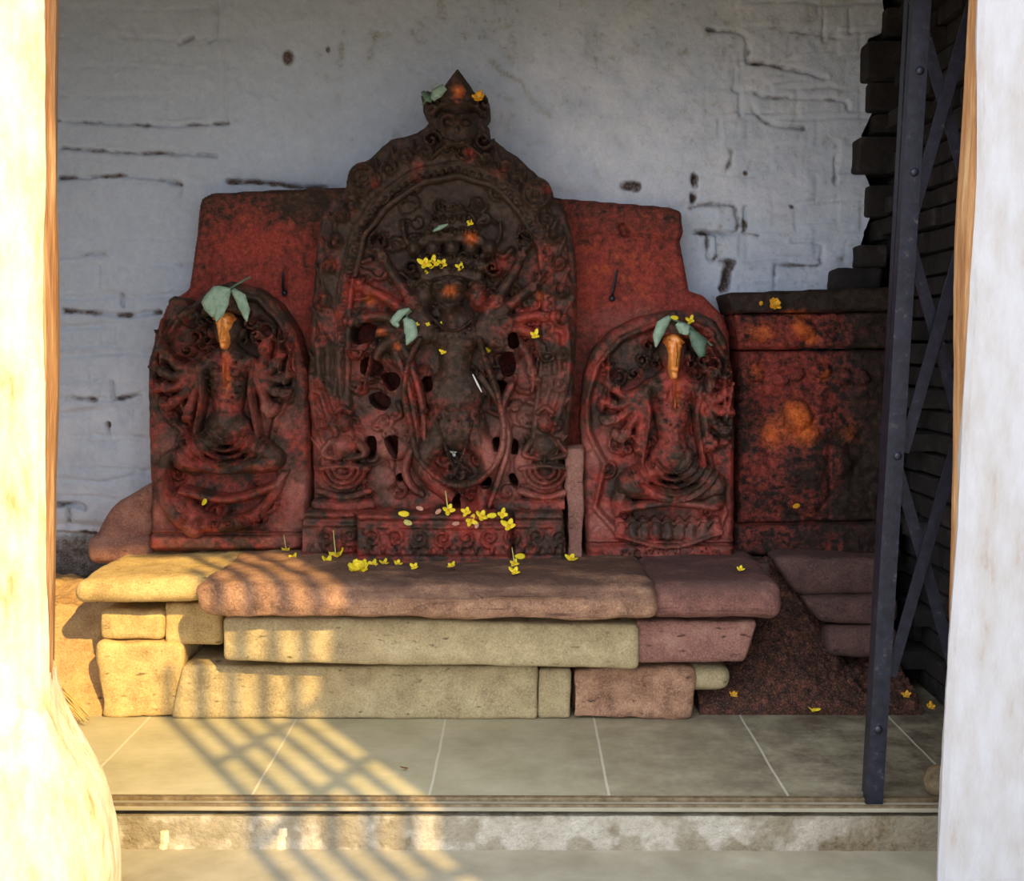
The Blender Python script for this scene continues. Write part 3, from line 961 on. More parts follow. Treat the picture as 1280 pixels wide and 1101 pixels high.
RED_SPOTS = [(454, 203, 8, .5), (474, 230, 7, 1.2), (519, 217, 12, .6), (575, 125, 10, .8), (585, 195, 9, .5), (440, 360, 11, 1.1), (668, 328, 16, .9), (620, 330, 14, 1.0),
             (465, 368, 16, .8), (440, 395, 14, .8), (480, 375, 14, .8), (505, 380, 12, .7), (600, 385, 22, .6), (660, 395, 20, .9), (682, 400, 9, 1.2), (512, 485, 12, 1.1), (457, 490, 9, .9), (575, 410, 14, .5), (430, 330, 10, .5), (687, 240, 7, .8), (622, 215, 8, .6), (404, 295, 8, .5),
             (700, 640, 16, .4), (700, 425, 16, .5), (535, 640, 30, .35), (600, 655, 30, .4), (455, 690, 8, 1.0),
             (288, 450, 10, .8), (350, 440, 12, .7), (226, 415, 12, .7), (230, 590, 12, .6), (300, 500, 14, .4), (905, 460, 8, 1.0), (770, 620, 10, .7), (863, 625, 10, .6), (842, 480, 8, 1.0), (770, 505, 16, .5), (900, 590, 30, .5)]
PINK_SPOTS = [(485, 545, 28, .9), (500, 480, 10, .5), (410, 560, 22, .55), (440, 470, 22, .4), (500, 605, 26, .6), (625, 555, 26, .7), (650, 520, 22, .8), (660, 460, 18, .35), (690, 490, 26, .5), (720, 610, 18, 1.0), (720, 540, 14, .6), (640, 590, 26, .6),
              (395, 680, 16, .5), (205, 560, 16, .9), (200, 640, 18, 1.0), (370, 610, 22, .9), (360, 660, 26, .8), (230, 680, 40, .5), (345, 520, 24, .5), (290, 470, 9, .6), (745, 570, 18, .8), (745, 650, 26, .7), (760, 540, 20, .5), (880, 640, 40, .35), (830, 700, 60, .3), (670, 600, 22, .35), (430, 600, 20, .35)]


def stele_pig(px, py):
    n = fbm(px, py, 22, 4, 91)
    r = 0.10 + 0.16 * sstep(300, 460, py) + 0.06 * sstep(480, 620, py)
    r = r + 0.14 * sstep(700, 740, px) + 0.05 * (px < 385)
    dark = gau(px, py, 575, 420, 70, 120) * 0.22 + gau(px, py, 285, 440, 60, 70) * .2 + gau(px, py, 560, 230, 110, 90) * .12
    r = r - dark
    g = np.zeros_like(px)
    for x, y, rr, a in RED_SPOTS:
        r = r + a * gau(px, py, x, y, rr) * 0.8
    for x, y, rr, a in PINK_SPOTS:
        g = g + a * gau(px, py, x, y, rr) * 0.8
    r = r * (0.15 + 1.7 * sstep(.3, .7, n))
    o = .75 * gau(px, py, 290, 466, 5, 26) + .7 * gau(px, py, 842, 492, 5, 22) + 0.9 * gau(px, py, 575, 120, 7) + .8 * gau(px, py, 590, 300, 8) + .9 * gau(px, py, 565, 365, 8, 7) + .6 * gau(px, py, 463, 375, 8) + .7 * gau(px, py, 675, 370, 6) + .5 * gau(px, py, 480, 415, 7) + .6 * gau(px, py, 500, 433, 5)
    return np.stack([np.clip(r, 0, 1), np.clip(g * (0.5 + n), 0, 1), np.clip(o, 0, 1), np.ones_like(px)], 1)


def slab_pig(px, py):
    n = fbm(px, py, 30, 4, 95)
    top = np.interp(px, [240, 430, 690, 860], [238, 232, 248, 262])
    soot = 1 - sstep(8, 70, py - top)
    r = 0.80 - 0.55 * soot - 0.25 * gau(px, py, 250, 330, 40, 90) - 0.35 * gau(px, py, 390, 270, 50, 40)
    r = r + 0.1 * (px > 690) - 0.35 * sstep(360, 460, py)
    r = r * (0.55 + 0.9 * n)
    g = 0.25 * sstep(330, 420, py) * fbm(px, py, 16, 3, 96) + .3 * gau(px, py, 780, 400, 50, 14)
    o = 0.28 * sstep(.5, .7, fbm(px, py, 14, 4, 97)) * gau(px, py, 770, 350, 60, 70)
    return np.stack([np.clip(r, 0, 1), np.clip(g, 0, 1), o, np.ones_like(px)], 1)


def block_pig(px, py):
    n = fbm(px, py, 26, 4, 98)
    r = 0.38 * sstep(.3, .7, n) + .35 * gau(px, py, 960, 430, 60, 40) + .5 * gau(px, py, 980, 480, 60, 70) + .3 * gau(px, py, 940, 600, 40, 60)
    r = 0.62 * r * (1 - 0.85 * sstep(1030, 1100, px)) * sstep(385, 396, py) + .6 * gau(px, py, 1170, 510, 25, 80)
    o = 0.85 * gau(px, py, 997, 410, 9) + .7 * gau(px, py, 1012, 422, 9) + .45 * gau(px, py, 948, 416, 18, 12) + .95 * gau(px, py, 993, 516, 13, 13) + .8 * gau(px, py, 1004, 537, 14, 18) + .5 * gau(px, py, 965, 540, 16, 18) + .4 * gau(px, py, 990, 392, 14, 5) + .25 * gau(px, py, 1060, 540, 14) + .4 * gau(px, py, 945, 465, 10) + .35 * gau(px, py, 1030, 470, 10)
    return np.stack([np.clip(r, 0, 1), np.zeros_like(px), np.clip(o * (0.6 + .8 * n), 0, 1), np.ones_like(px)], 1)


# ================================================================== BACKING SLAB behind the carvings
Y_SLAB = 4.29
poly = [(246, 262), (249, 247), (262, 240), (330, 236), (430, 232), (560, 236), (700, 246), (760, 251), (838, 257), (853, 263), (856, 290), (852, 302), (857, 330), (863, 362), (880, 368), (905, 392), (915, 420), (915, 702), (190, 690), (190, 420), (206, 380), (222, 368), (234, 360), (238, 330), (243, 296)]
R = Relief(185, 922, 226, 708, 2.0)
msk = inside(R.PX, R.PY, poly)
ed = edge_dist(R.PX, R.PY, poly)
R.H = -0.03 * np.clip(1 - ed / 9.0, 0, 1) ** 2
R.rough(0.006, 60, 31)
R.rough(0.003, 14, 32, 3)
R.groove([(700, 290), (760, 291), (856, 300)], 2.5, 0.007)
R.groove([(778, 284), (782, 292)], 6, 0.03)
R.groove([(358, 338), (356, 372)], 3, 0.012)
R.groove([(265, 300), (262, 350)], 3, 0.008)
R.blob(370, 300, 60, 50, 0.008, add=True, pw=1)
tag(relief_mesh('backing_slab', R, msk, Y_SLAB, 0.165, M['slab_red'], pig=slab_pig), 'wide red-painted stone slab standing behind the three carved panels', 'stone slab')

# ================================================================== CENTRAL CARVED PANEL
Y_C = 4.10
C = thing('carved_stele', 'tall central carved stone panel of a many-armed deity under a pointed flame arch', 'carving', at(550, 704, 4.05))
outline = [(392, 640), (389, 560), (384, 470), (386, 400), (392, 340), (394, 300), (400, 268), (416, 246), (430, 236), (434, 214), (446, 204), (462, 196), (476, 182), (488, 172), (508, 168), (520, 164), (530, 158), (536, 150),
           (528, 140), (527, 128), (524, 118), (536, 112), (548, 114), (556, 104), (566, 95), (573, 89), (579, 96), (586, 106), (594, 116), (604, 118), (612, 126), (613, 140), (606, 152), (614, 160), (611, 170), (622, 176), (634, 186), (648, 194), (662, 208), (676, 220), (688, 232), (694, 246),
           (706, 262), (716, 288), (722, 330), (722, 420), (718, 500), (708, 570), (706, 640)]
holes = [[(452, 452), (462, 446), (474, 452), (480, 462), (466, 470), (452, 466)], [(442, 412), (458, 404), (472, 410), (468, 424), (452, 430), (442, 428)], [(478, 470), (494, 466), (500, 478), (488, 488)], [(462, 496), (476, 490), (488, 500), (482, 512), (468, 508)],
         [(626, 446), (640, 440), (644, 458), (638, 470), (628, 466)], [(618, 476), (632, 478), (636, 494), (624, 496)], [(636, 420), (644, 416), (648, 432), (638, 434)], [(528, 476), (538, 470), (542, 484), (532, 490)],
         [(458, 548), (468, 546), (471, 562), (464, 574), (456, 566)], [(482, 548), (497, 546), (497, 572), (490, 566)], [(617, 548), (629, 548), (630, 560), (619, 562)], [(638, 552), (646, 550), (647, 566), (639, 566)], [(600, 594), (613, 594), (613, 606), (602, 606)], [(637, 594), (643, 592), (648, 606), (641, 606)], [(496, 594), (504, 592), (504, 600), (497, 602)], [(567, 622), (574, 616), (576, 632), (568, 632)]]
holes = [smooth_path(h, 6, True)[:-1] for h in holes]
R = Relief(375, 730, 84, 646, 1.5)
msk = inside(R.PX, R.PY, outline)
ed = edge_dist(R.PX, R.PY, outline)
for h in holes:
    R.hole(h)
# scrolls of the ground behind the deity
def arch(t, k):
    """point on the horseshoe arch; t 0 left foot .. 1 right foot, k 0 outer rim .. 1 inner rim"""
    outer = [(396, 600), (392, 480), (398, 340), (420, 262), (450, 222), (500, 186), (570, 172), (636, 200), (672, 238), (702, 290), (714, 380), (710, 480), (700, 600)]
    inner = [(444, 600), (438, 480), (440, 380), (458, 300), (486, 262), (528, 232), (574, 224), (618, 236), (648, 268), (672, 310), (680, 380), (672, 480), (658, 600)]
    s = t * 12
    i = min(11, int(s)); f = s - i
    a = [np.array(q, float) for q in (outer[i], outer[i + 1], inner[i], inner[i + 1])]
    o = a[0] + (a[1] - a[0]) * f
    n = a[2] + (a[3] - a[2]) * f
    return tuple(o + (n - o) * k)
rr = random.Random(3)
cnt = 0
while cnt < 150:
    x, y = rr.uniform(440, 675), rr.uniform(230, 630)
    rad = rr.uniform(7, 13)
    R.spiral(x, y, rad, rr.uniform(1.1, 1.7), 2.8, rr.uniform(0.014, 0.032), rr.uniform(0, 360), rr.choice((-1, 1)))
    cnt += 1
for k in range(46):
    x, y = rr.uniform(445, 665), rr.uniform(235, 620)
    a = rr.uniform(0, 6.28)
    R.stroke([(x, y), (x + 14 * math.cos(a), y + 14 * math.sin(a)), (x + 26 * math.cos(a + .7), y + 26 * math.sin(a + .7))], 4.5, 2.5, 0.034, 0.018)
R.rough(0.008, 26, 41)
R.rough(0.007, 7, 42, 3)
R.H -= 0.03 * np.clip(1 - ed / 7.0, 0, 1) ** 2
R.blur(1)
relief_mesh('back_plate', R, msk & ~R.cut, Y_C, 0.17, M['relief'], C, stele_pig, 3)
PLATE = R

# flame arch: outer rim of curling flames, bead row, inner moulded rim, two round rosettes
R = Relief(375, 730, 150, 646, 1.5)
rim = [arch(k / 40, 0.18) for k in range(41)]
rim2 = [arch(k / 40, 0.95) for k in range(41)]
rim3 = [arch(k / 40, 0.62) for k in range(41)]
R.stroke([arch(k / 40, 0.45) for k in range(41)], 21, h0=0.030, flat=0.5)
R.stroke(rim2, 5, h0=0.044, flat=0.2)
R.stroke(rim3, 2.6, h0=0.044)
R.beads([arch(k / 40, 0.78) for k in range(41)], 4.0, 0.05, 2.3)
for k in range(30):
    t = (k + 0.5) / 30
    x, y = arch(t, 0.28)
    sg = 1 if t < 0.5 else -1
    x2, y2 = arch(min(1, max(0, t + 0.024 * sg)), -0.15)
    R.spiral(x, y, 11.5, 1.5, 3.1, 0.056, 90 + 180 * t, sg)
    R.stroke([(x, y), ((x + x2) / 2 + 3 * sg, (y + y2) / 2), (x2, y2)], 5, 2.5, 0.052, 0.035)
    xm, ym = arch(t, 0.6)
    R.stroke([(x, y), (xm, ym)], 4, 2, 0.045, 0.035)
for cx, cy, rad in ((456, 224, 19), (671, 244, 20)):
    R.blob(cx, cy, rad + 3, rad + 3, 0.05, pw=0.35)
    R.ring(cx, cy, rad - 3, 3.2, 0.075)
    R.ring(cx, cy, rad * 0.45, 2.6, 0.07)
    R.blob(cx, cy, 4, 4, 0.075)
    for a in range(0, 360, 45):
        R.blob(cx + rad * .68 * math.cos(math.radians(a)), cy + rad * .68 * math.sin(math.radians(a)), 3, 3, 0.066)
# strands of cloth falling at both feet of the arch
for x0, x1, y0, y1 in ((400, 424, 430, 548), (412, 436, 430, 552), (426, 446, 440, 556), (392, 410, 470, 560)):
    R.stroke([(x0, y0), (x0 + 3, (y0 + y1) / 2), (x1, y1)], 6, 4.5, 0.055, 0.045)
for x0, x1, y0, y1 in ((708, 690, 400, 540), (696, 676, 420, 545), (684, 668, 430, 540)):
    R.stroke([(x0, y0), (x0 + 2, (y0 + y1) / 2), (x1, y1)], 6, 4.5, 0.052, 0.044)
lim = inside(R.PX, R.PY, outline) & (edge_dist(R.PX, R.PY, outline) > 1.0)
hol = np.zeros(R.PX.shape, bool)
for h in holes:
    hol |= inside(R.PX, R.PY, h)
m_arch = (R.H > 0.016) & lim & ~hol
R.rough(0.009, 12, 43); R.rough(0.004, 5, 143, 2)
R.blur(2)
relief_mesh('flame_arch', R, m_arch, Y_C, 0.02, M['relief'], C, stele_pig)
ARCH = R

# finial at the crest: mask of glory under a small pointed canopy with two side ears
R = Relief(515, 625, 84, 215, 1.5)
fin = [(573, 88), (580, 98), (588, 110), (598, 118), (609, 124), (612, 140), (604, 152), (609, 166), (618, 178), (600, 206), (573, 212), (545, 206), (528, 178), (534, 160), (530, 142), (527, 122), (540, 114), (556, 106), (566, 96)]
R.stroke([(573, 92), (573, 112)], 5, 20, 0.05, 0.075, curve=False)
R.blob(573, 128, 27, 18, 0.075, pw=0.35)
R.ring(573, 148, 30, 4, 0.085, 190, 350, 0.5)
R.beads([(545, 138), (573, 131), (602, 138)], 4, 0.09, 2.2)
R.blob(573, 165, 26, 24, 0.085, pw=0.45)
for s_ in (-1, 1):
    R.blob(573 + s_ * 11, 158, 6.5, 5.5, 0.1)
    R.ring(573 + s_ * 11, 158, 8, 2, 0.1)
    R.stroke([(573 + s_ * 4, 150), (573 + s_ * 14, 148), (573 + s_ * 22, 156)], 3, 2, 0.1, 0.085)
    R.spiral(573 + s_ * 33, 134, 10, 1.4, 3.5, 0.07, 90, s_)
    R.spiral(573 + s_ * 32, 178, 12, 1.4, 3.5, 0.07, 0, s_)
    R.stroke([(573 + s_ * 30, 128), (573 + s_ * 38, 118)], 4.5, 3, 0.07, 0.05, curve=False)
    R.stroke([(573 + s_ * 6, 182), (573 + s_ * 20, 190), (573 + s_ * 32, 200)], 5, 3.5, 0.085, 0.06)
R.blob(573, 168, 6, 8, 0.105)
R.stroke([(558, 180), (573, 185), (588, 180)], 4, h0=0.1)
R.beads([(560, 188), (573, 192), (586, 188)], 3.6, 0.09, 2.1)
mm = (R.H > 0.012)
R.rough(0.006, 10, 44)
R.blur(1)
relief_mesh('finial', R, mm & inside(R.PX, R.PY, outline), Y_C, 0.03, M['relief'], C, stele_pig)

# ---- the deity: one body (head, torso, twelve arms, two legs)
R = Relief(420, 700, 250, 648, 1.5)
R.stroke([(572, 408), (570, 435), (570, 462)], 27, 20, 0.080, 0.080)          # chest to waist
R.blob(571, 420, 38, 18, 0.085, pw=0.4)                                       # shoulders
R.blob(556, 428, 13, 12, 0.098); R.blob(586, 428, 13, 12, 0.098)              # breasts
R.blob(569, 492, 38, 36, 0.105, pw=0.45)                                      # belly
R.blob(570, 530, 40, 34, 0.098, pw=0.4)                                       # hips under the skirt
R.stroke([(566, 398), (568, 412)], 11, 13, 0.09, curve=False)                 # neck
R.blob(563, 362, 22, 24, 0.108, pw=0.4); R.stroke([(563, 372), (563, 388)], 17, 12, 0.106, 0.098, curve=False)                                      # head
for hx, s_ in ((531, -1), (597, 1)):                                          # two side faces
    R.blob(hx, 370, 14, 21, 0.078, pw=0.6); R.stroke([(hx - 8, 356), (hx, 350), (hx + 8, 356)], 5, h0=.086)
    R.blob(hx + s_ * 8, 372, 4, 6, 0.10)
    R.stroke([(hx + s_ * 2, 362), (hx + s_ * 9, 361)], 2, h0=0.097, curve=False)
    R.stroke([(hx, 384), (hx + s_ * 9, 383)], 2.4, h0=0.093, curve=False)
# face
R.stroke([(563, 356), (563, 374)], 3, 5, 0.122, 0.132, curve=False)           # nose
R.blob(552, 359, 7, 4.6, 0.128); R.blob(574, 359, 7, 4.6, 0.128); R.ring(552, 359, 8, 1.8, 0.124, ry=.65); R.ring(574, 359, 8, 1.8, 0.124, ry=.65)
R.stroke([(543, 352), (552, 349), (560, 353)], 2, h0=0.12); R.stroke([(566, 353), (574, 349), (583, 352)], 2, h0=0.12)
R.stroke([(550, 381), (563, 387), (576, 381)], 3.2, h0=0.126); R.stroke([(563, 356), (563, 376)], 3.6, 6.5, .126, .138, curve=False)
R.blob(563, 391, 8, 5, 0.115)
# legs: left leg bent and crossing behind, right leg straight
R.stroke([(548, 548), (530, 575), (548, 604), (580, 632), (592, 638)], 18, 9, 0.090, 0.070)
R.stroke([(594, 545), (612, 570), (606, 606), (602, 636)], 18, 9, 0.090, 0.070)
R.stroke([(602, 634), (616, 641)], 8, 5, 0.072, 0.055, curve=False)
R.stroke([(580, 632), (566, 640)], 8, 5, 0.070, 0.055, curve=False)
# arms: shoulder, elbow, hand
arms = [[(540, 418), (496, 440), (518, 478)], [(538, 416), (484, 430), (462, 470)], [(536, 414), (478, 414), (446, 440)], [(536, 412), (476, 396), (442, 402)], [(538, 410), (482, 372), (452, 358)], [(540, 408), (496, 348), (474, 312)],
        [(600, 418), (642, 444), (612, 484)], [(602, 416), (652, 432), (668, 474)], [(604, 414), (658, 414), (684, 444)], [(604, 412), (660, 396), (690, 396)], [(602, 410), (652, 370), (674, 352)], [(600, 408), (640, 346), (656, 310)]]
for a in arms:
    R.stroke(a, 10.5, 6.5, 0.082, 0.062)
    hx, hy = a[2]
    ex, ey = a[1]
    R.blob(hx, hy, 9, 8, 0.068)
    dl = math.hypot(hx - ex, hy - ey)
    ux, uy = (hx - ex) / dl, (hy - ey) / dl
    for f in (-1.5, -0.5, 0.5, 1.5):                                           # four fingers and a thumb
        R.stroke([(hx - uy * f * 3.4, hy + ux * f * 3.4), (hx + ux * 9 - uy * f * 3.8, hy + uy * 9 + ux * f * 3.8)], 2.1, 1.8, 0.07, 0.058, curve=False)
    R.stroke([(hx + uy * 6, hy - ux * 6), (hx + uy * 10 + ux * 5, hy - ux * 10 + uy * 5)], 2.3, 1.8, 0.066, 0.055, curve=False)
    R.ring(hx - ux * 12, hy - uy * 12, 6, 2.2, 0.072)                          # bracelet
    R.ring((a[0][0] + ex) / 2, (a[0][1] + ey) / 2, 9, 2.2, 0.088)              # armlet
body_mask = R.H > 0.014
# grooves of the skirt folds
for k in range(7):
    x = 540 + k * 10
    R.groove([(x, 505), (x + (x - 570) * 0.1, 535), (x + (x - 570) * 0.15, 560)], 2, 0.006)
R.rough(0.007, 12, 45); R.rough(0.004, 5, 145, 2)
R.blur(2)
hol = np.zeros(R.PX.shape, bool)
for h in holes:
    hol |= inside(R.PX, R.PY, h)
DEITY = relief_mesh('deity_body', R, body_mask & ~hol, Y_C, 0.02, M['relief'], C, stele_pig)
BODY = R

# crown of stacked tiers with small skull heads
R = Relief(490, 640, 250, 358, 1.5)
for y, w_, h_ in ((344, 32, .104), (331, 36, .098), (300, 34, .088), (284, 25, .08), (269, 14, .07)):
    R.stroke([(566 - w_, y + 3), (566, y - 3), (566 + w_, y + 3)], 9, h0=h_ - .012, flat=.4)
    R.beads([(566 - w_, y), (566, y - 6), (566 + w_, y)], 5.5, h_, 2.1)
    for q in range(5):
        R.spiral(566 + (q - 2) * w_ * .42, y - 8, 6, 1.3, 2.2, h_ + .004, 60 * q, 1 if q % 2 else -1)
for x in (520, 543, 566, 589, 612):
    R.blob(x, 312, 11, 13, 0.11)
    R.blob(x - 4, 310, 2.6, 3, 0.116); R.blob(x + 4, 310, 2.6, 3, 0.116)
    R.stroke([(x - 4, 319), (x + 4, 319)], 1.8, h0=0.116, curve=False)
for s_ in (-1, 1):
    R.stroke([(566 + s_ * 38, 322), (566 + s_ * 58, 300), (566 + s_ * 60, 278)], 6, 3, .07, .05)
    R.spiral(566 + s_ * 50, 336, 11, 1.5, 3, .08, 0, s_)
m_ = R.H > 0.02
R.rough(0.008, 8, 46); R.blur(1)
relief_mesh('crown', R, m_, Y_C, 0.02, M['relief'], DEITY, stele_pig)
CROWN = R

# long skull garland hanging in a deep loop, necklace, belt
R = Relief(490, 660, 392, 650, 1.5)
base_look = BODY
gl = [(528, 424), (514, 450), (508, 490), (516, 530), (524, 566), (546, 592), (574, 604), (604, 594), (626, 566), (630, 530), (622, 490), (610, 456), (600, 424)]
R.stroke(gl, 6.5, h0=0.094)
R.beads(gl, 7.0, 0.104, 2.0)
R.stroke([(545, 400), (560, 412), (576, 412), (592, 400)], 4, h0=0.112)
R.beads([(541, 402), (558, 420), (578, 420), (596, 402)], 3.6, 0.116, 2.2)
R.beads([(534, 512), (570, 524), (606, 512)], 4.6, 0.118, 2.1)
R.stroke([(548, 524), (560, 560), (571, 586)], 4, 3, 0.105, 0.10); R.stroke([(592, 524), (582, 560), (572, 586)], 4, 3, 0.105, 0.10)
m_ = R.H > 0.06
R.rough(0.004, 9, 47); R.blur(1)
relief_mesh('garland', R, m_, Y_C, -0.03, M['relief'], DEITY, stele_pig)

# long scarf ends curving down from the hips to the lotus
R = Relief(490, 660, 420, 646, 1.5)
for pts in ([(505, 430), (520, 468), (530, 510), (532, 556)], [(497, 440), (512, 480), (520, 520), (524, 560)], [(518, 556), (508, 584), (516, 606), (530, 616)], [(640, 480), (628, 510), (636, 548), (626, 590), (612, 630)], [(602, 470), (622, 500), (632, 520)]):
    R.stroke(pts, 7, 5, 0.088, 0.07)
    R.groove(pts, 1.6, 0.008)
m_ = R.H > 0.02
R.rough(0.004, 10, 48); R.blur(1)
relief_mesh('scarf', R, m_, Y_C, 0.0, M['relief'], DEITY, stele_pig)

# weapons in the hands
def emblem(R, x, y, k, h):
    if k == 0:                                                                 # trident
        R.stroke([(x, y + 22), (x, y - 20)], 2.6, h0=h, curve=False)
        R.ring(x, y - 22, 8, 2.2, h, 0, 180); R.stroke([(x, y - 20), (x, y - 34)], 2.4, 1.5, h, curve=False)
    elif k == 1:                                                               # sword
        R.stroke([(x - 3, y + 14), (x + 6, y - 34)], 4, 2, h, curve=False); R.stroke([(x - 7, y + 2), (x + 7, y + 6)], 2.4, h0=h, curve=False)
    elif k == 2:                                                               # skull cup
        R.ring(x, y - 2, 9, 3, h, 0, 180); R.stroke([(x - 9, y - 2), (x + 9, y - 2)], 2.4, h0=h, curve=False)
    elif k == 3:                                                               # drum
        R.blob(x - 7, y, 7, 9, h); R.blob(x + 7, y, 7, 9, h)
    elif k == 4:                                                               # lotus bud
        for a in (-0.6, 0, 0.6):
            R.stroke([(x, y), (x + 13 * math.sin(a), y - 14 * math.cos(a))], 4, 2, h, curve=False)
    else:                                                                      # noose
        R.ring(x, y - 10, 10, 2.6, h)
for i, a in enumerate(arms):
    R = Relief(a[2][0] - 40, a[2][0] + 40, a[2][1] - 50, a[2][1] + 40, 1.5)
    emblem(R, a[2][0], a[2][1], i % 6, 0.078)
    m_ = (R.H > 0.02) & inside(R.PX, R.PY, outline)
    R.blur(1)
    relief_mesh(('trident', 'sword', 'skull_cup', 'drum', 'lotus_bud', 'noose')[i % 6], R, m_, Y_C, -0.01, M['relief'], DEITY, stele_pig)

# two small attendants seated cross-legged at the feet of the arch
for cx, s_ in ((432, 1), (681, -1)):
    R = Relief(cx - 45, cx + 45, 500, 646, 1.5)
    R.blob(cx, 556, 19, 17, 0.075, pw=.45)
    R.blob(cx, 528, 12, 14, 0.085, pw=.5)
    R.stroke([(cx - 9, 514), (cx, 508), (cx + 9, 514)], 5, h0=0.08)
    R.blob(cx, 530, 3, 4, 0.095)
    R.stroke([(cx - 16, 550), (cx - 26, 566), (cx - 6, 572)], 6, 4.5, 0.07, 0.075)
    R.stroke([(cx + 16, 550), (cx + 26, 566), (cx + 6, 572)], 6, 4.5, 0.07, 0.075)
    for q, rad in enumerate((12, 19, 26)):
        R.ring(cx, 584, rad, 3.6, 0.082 - q * .006, 0, 180, 0.92)
    R.stroke([(cx - 30, 584), (cx, 580), (cx + 30, 584)], 5, h0=0.078)
    R.stroke([(cx - 34, 628), (cx, 631), (cx + 34, 628)], 8, h0=0.06, flat=.4)
    R.stroke([(cx - 32, 612), (cx, 620), (cx + 32, 612)], 6, h0=0.055)
    m_ = (R.H > 0.02) & inside(R.PX, R.PY, outline)
    R.rough(0.007, 8, 49); R.blur(1)
    relief_mesh('attendant_figure', R, m_, Y_C, 0.02, M['relief'], C, stele_pig)

# carved rocks between attendants and feet
R = Relief(450, 670, 540, 646, 1.5)
for x, y, rx, ry, h_ in ((492, 560, 24, 16, .05), (478, 600, 20, 22, .055), (490, 625, 26, 16, .06), (520, 628, 26, 14, .055), (545, 622, 22, 18, .05), (630, 616, 24, 22, .055), (655, 580, 14, 26, .045), (628, 580, 12, 18, .045), (640, 632, 26, 12, .055)):
    R.blob(x, y, rx, ry, h_, pw=.4)
R.spiral(500, 612, 13, 1.3, 3, .072, 200); R.spiral(634, 612, 13, 1.3, 3, .07, 340, -1)
hol = np.zeros(R.PX.shape, bool)
for h in holes:
    hol |= inside(R.PX, R.PY, h)
m_ = (R.H > 0.012) & ~hol
R.rough(0.006, 12, 50); R.blur(1)
relief_mesh('carved_rocks', R, m_, Y_C, 0.02, M['relief'], C, stele_pig)

# pedestal: three panels with volutes, a lotus-petal row and a bead moulding
R = Relief(378, 712, 632, 712, 1.5)
ped = [(390, 636), (704, 640), (704, 655), (707, 704), (380, 704), (380, 640)]
m_ = inside(R.PX, R.PY, [(380, 638), (704, 638), (706, 660), (708, 707), (378, 707)])
R.H += 0.0
R.H[:] = 0.02
R.H += 0.045 * ((R.PX > 448) & (R.PX < 640))
R.H += 0.02 * ((R.PX > 642) & (R.PX < 703))
for y, h_, r_ in ((642, .016, 4), (654, .012, 3), (686, .010, 3.4), (700, .016, 6)):
    R.stroke([(376, y), (712, y + 1)], r_, h0=h_, curve=False, add=True)
x = 388
while x < 704:
    tmp = Relief.__new__(Relief)
    R2 = R.H.copy(); R.H[:] = 0
    R.ring(x + 9, 684, 9, 2.4, .014, 180, 360)
    R.blob(x + 9, 680, 5, 5, .014)
    R.H = R2 + R.H
    x += 19
x = 396
while x < 700:
    R2 = R.H.copy(); R.H[:] = 0
    R.spiral(x + 14, 668, 11, 1.5, 2.8, .016, rr.uniform(0, 360), rr.choice((-1, 1)))
    R.H = R2 + R.H
    x += 29
R.groove([(448, 640), (448, 706)], 3, .02, False); R.groove([(640, 640), (640, 706)], 3, .02, False)
R.rough(0.006, 20, 51); R.rough(0.003, 6, 52, 3); R.blur(1)
relief_mesh('pedestal', R, m_, 4.02, 0.25, M['relief'], C, stele_pig)
PED = R

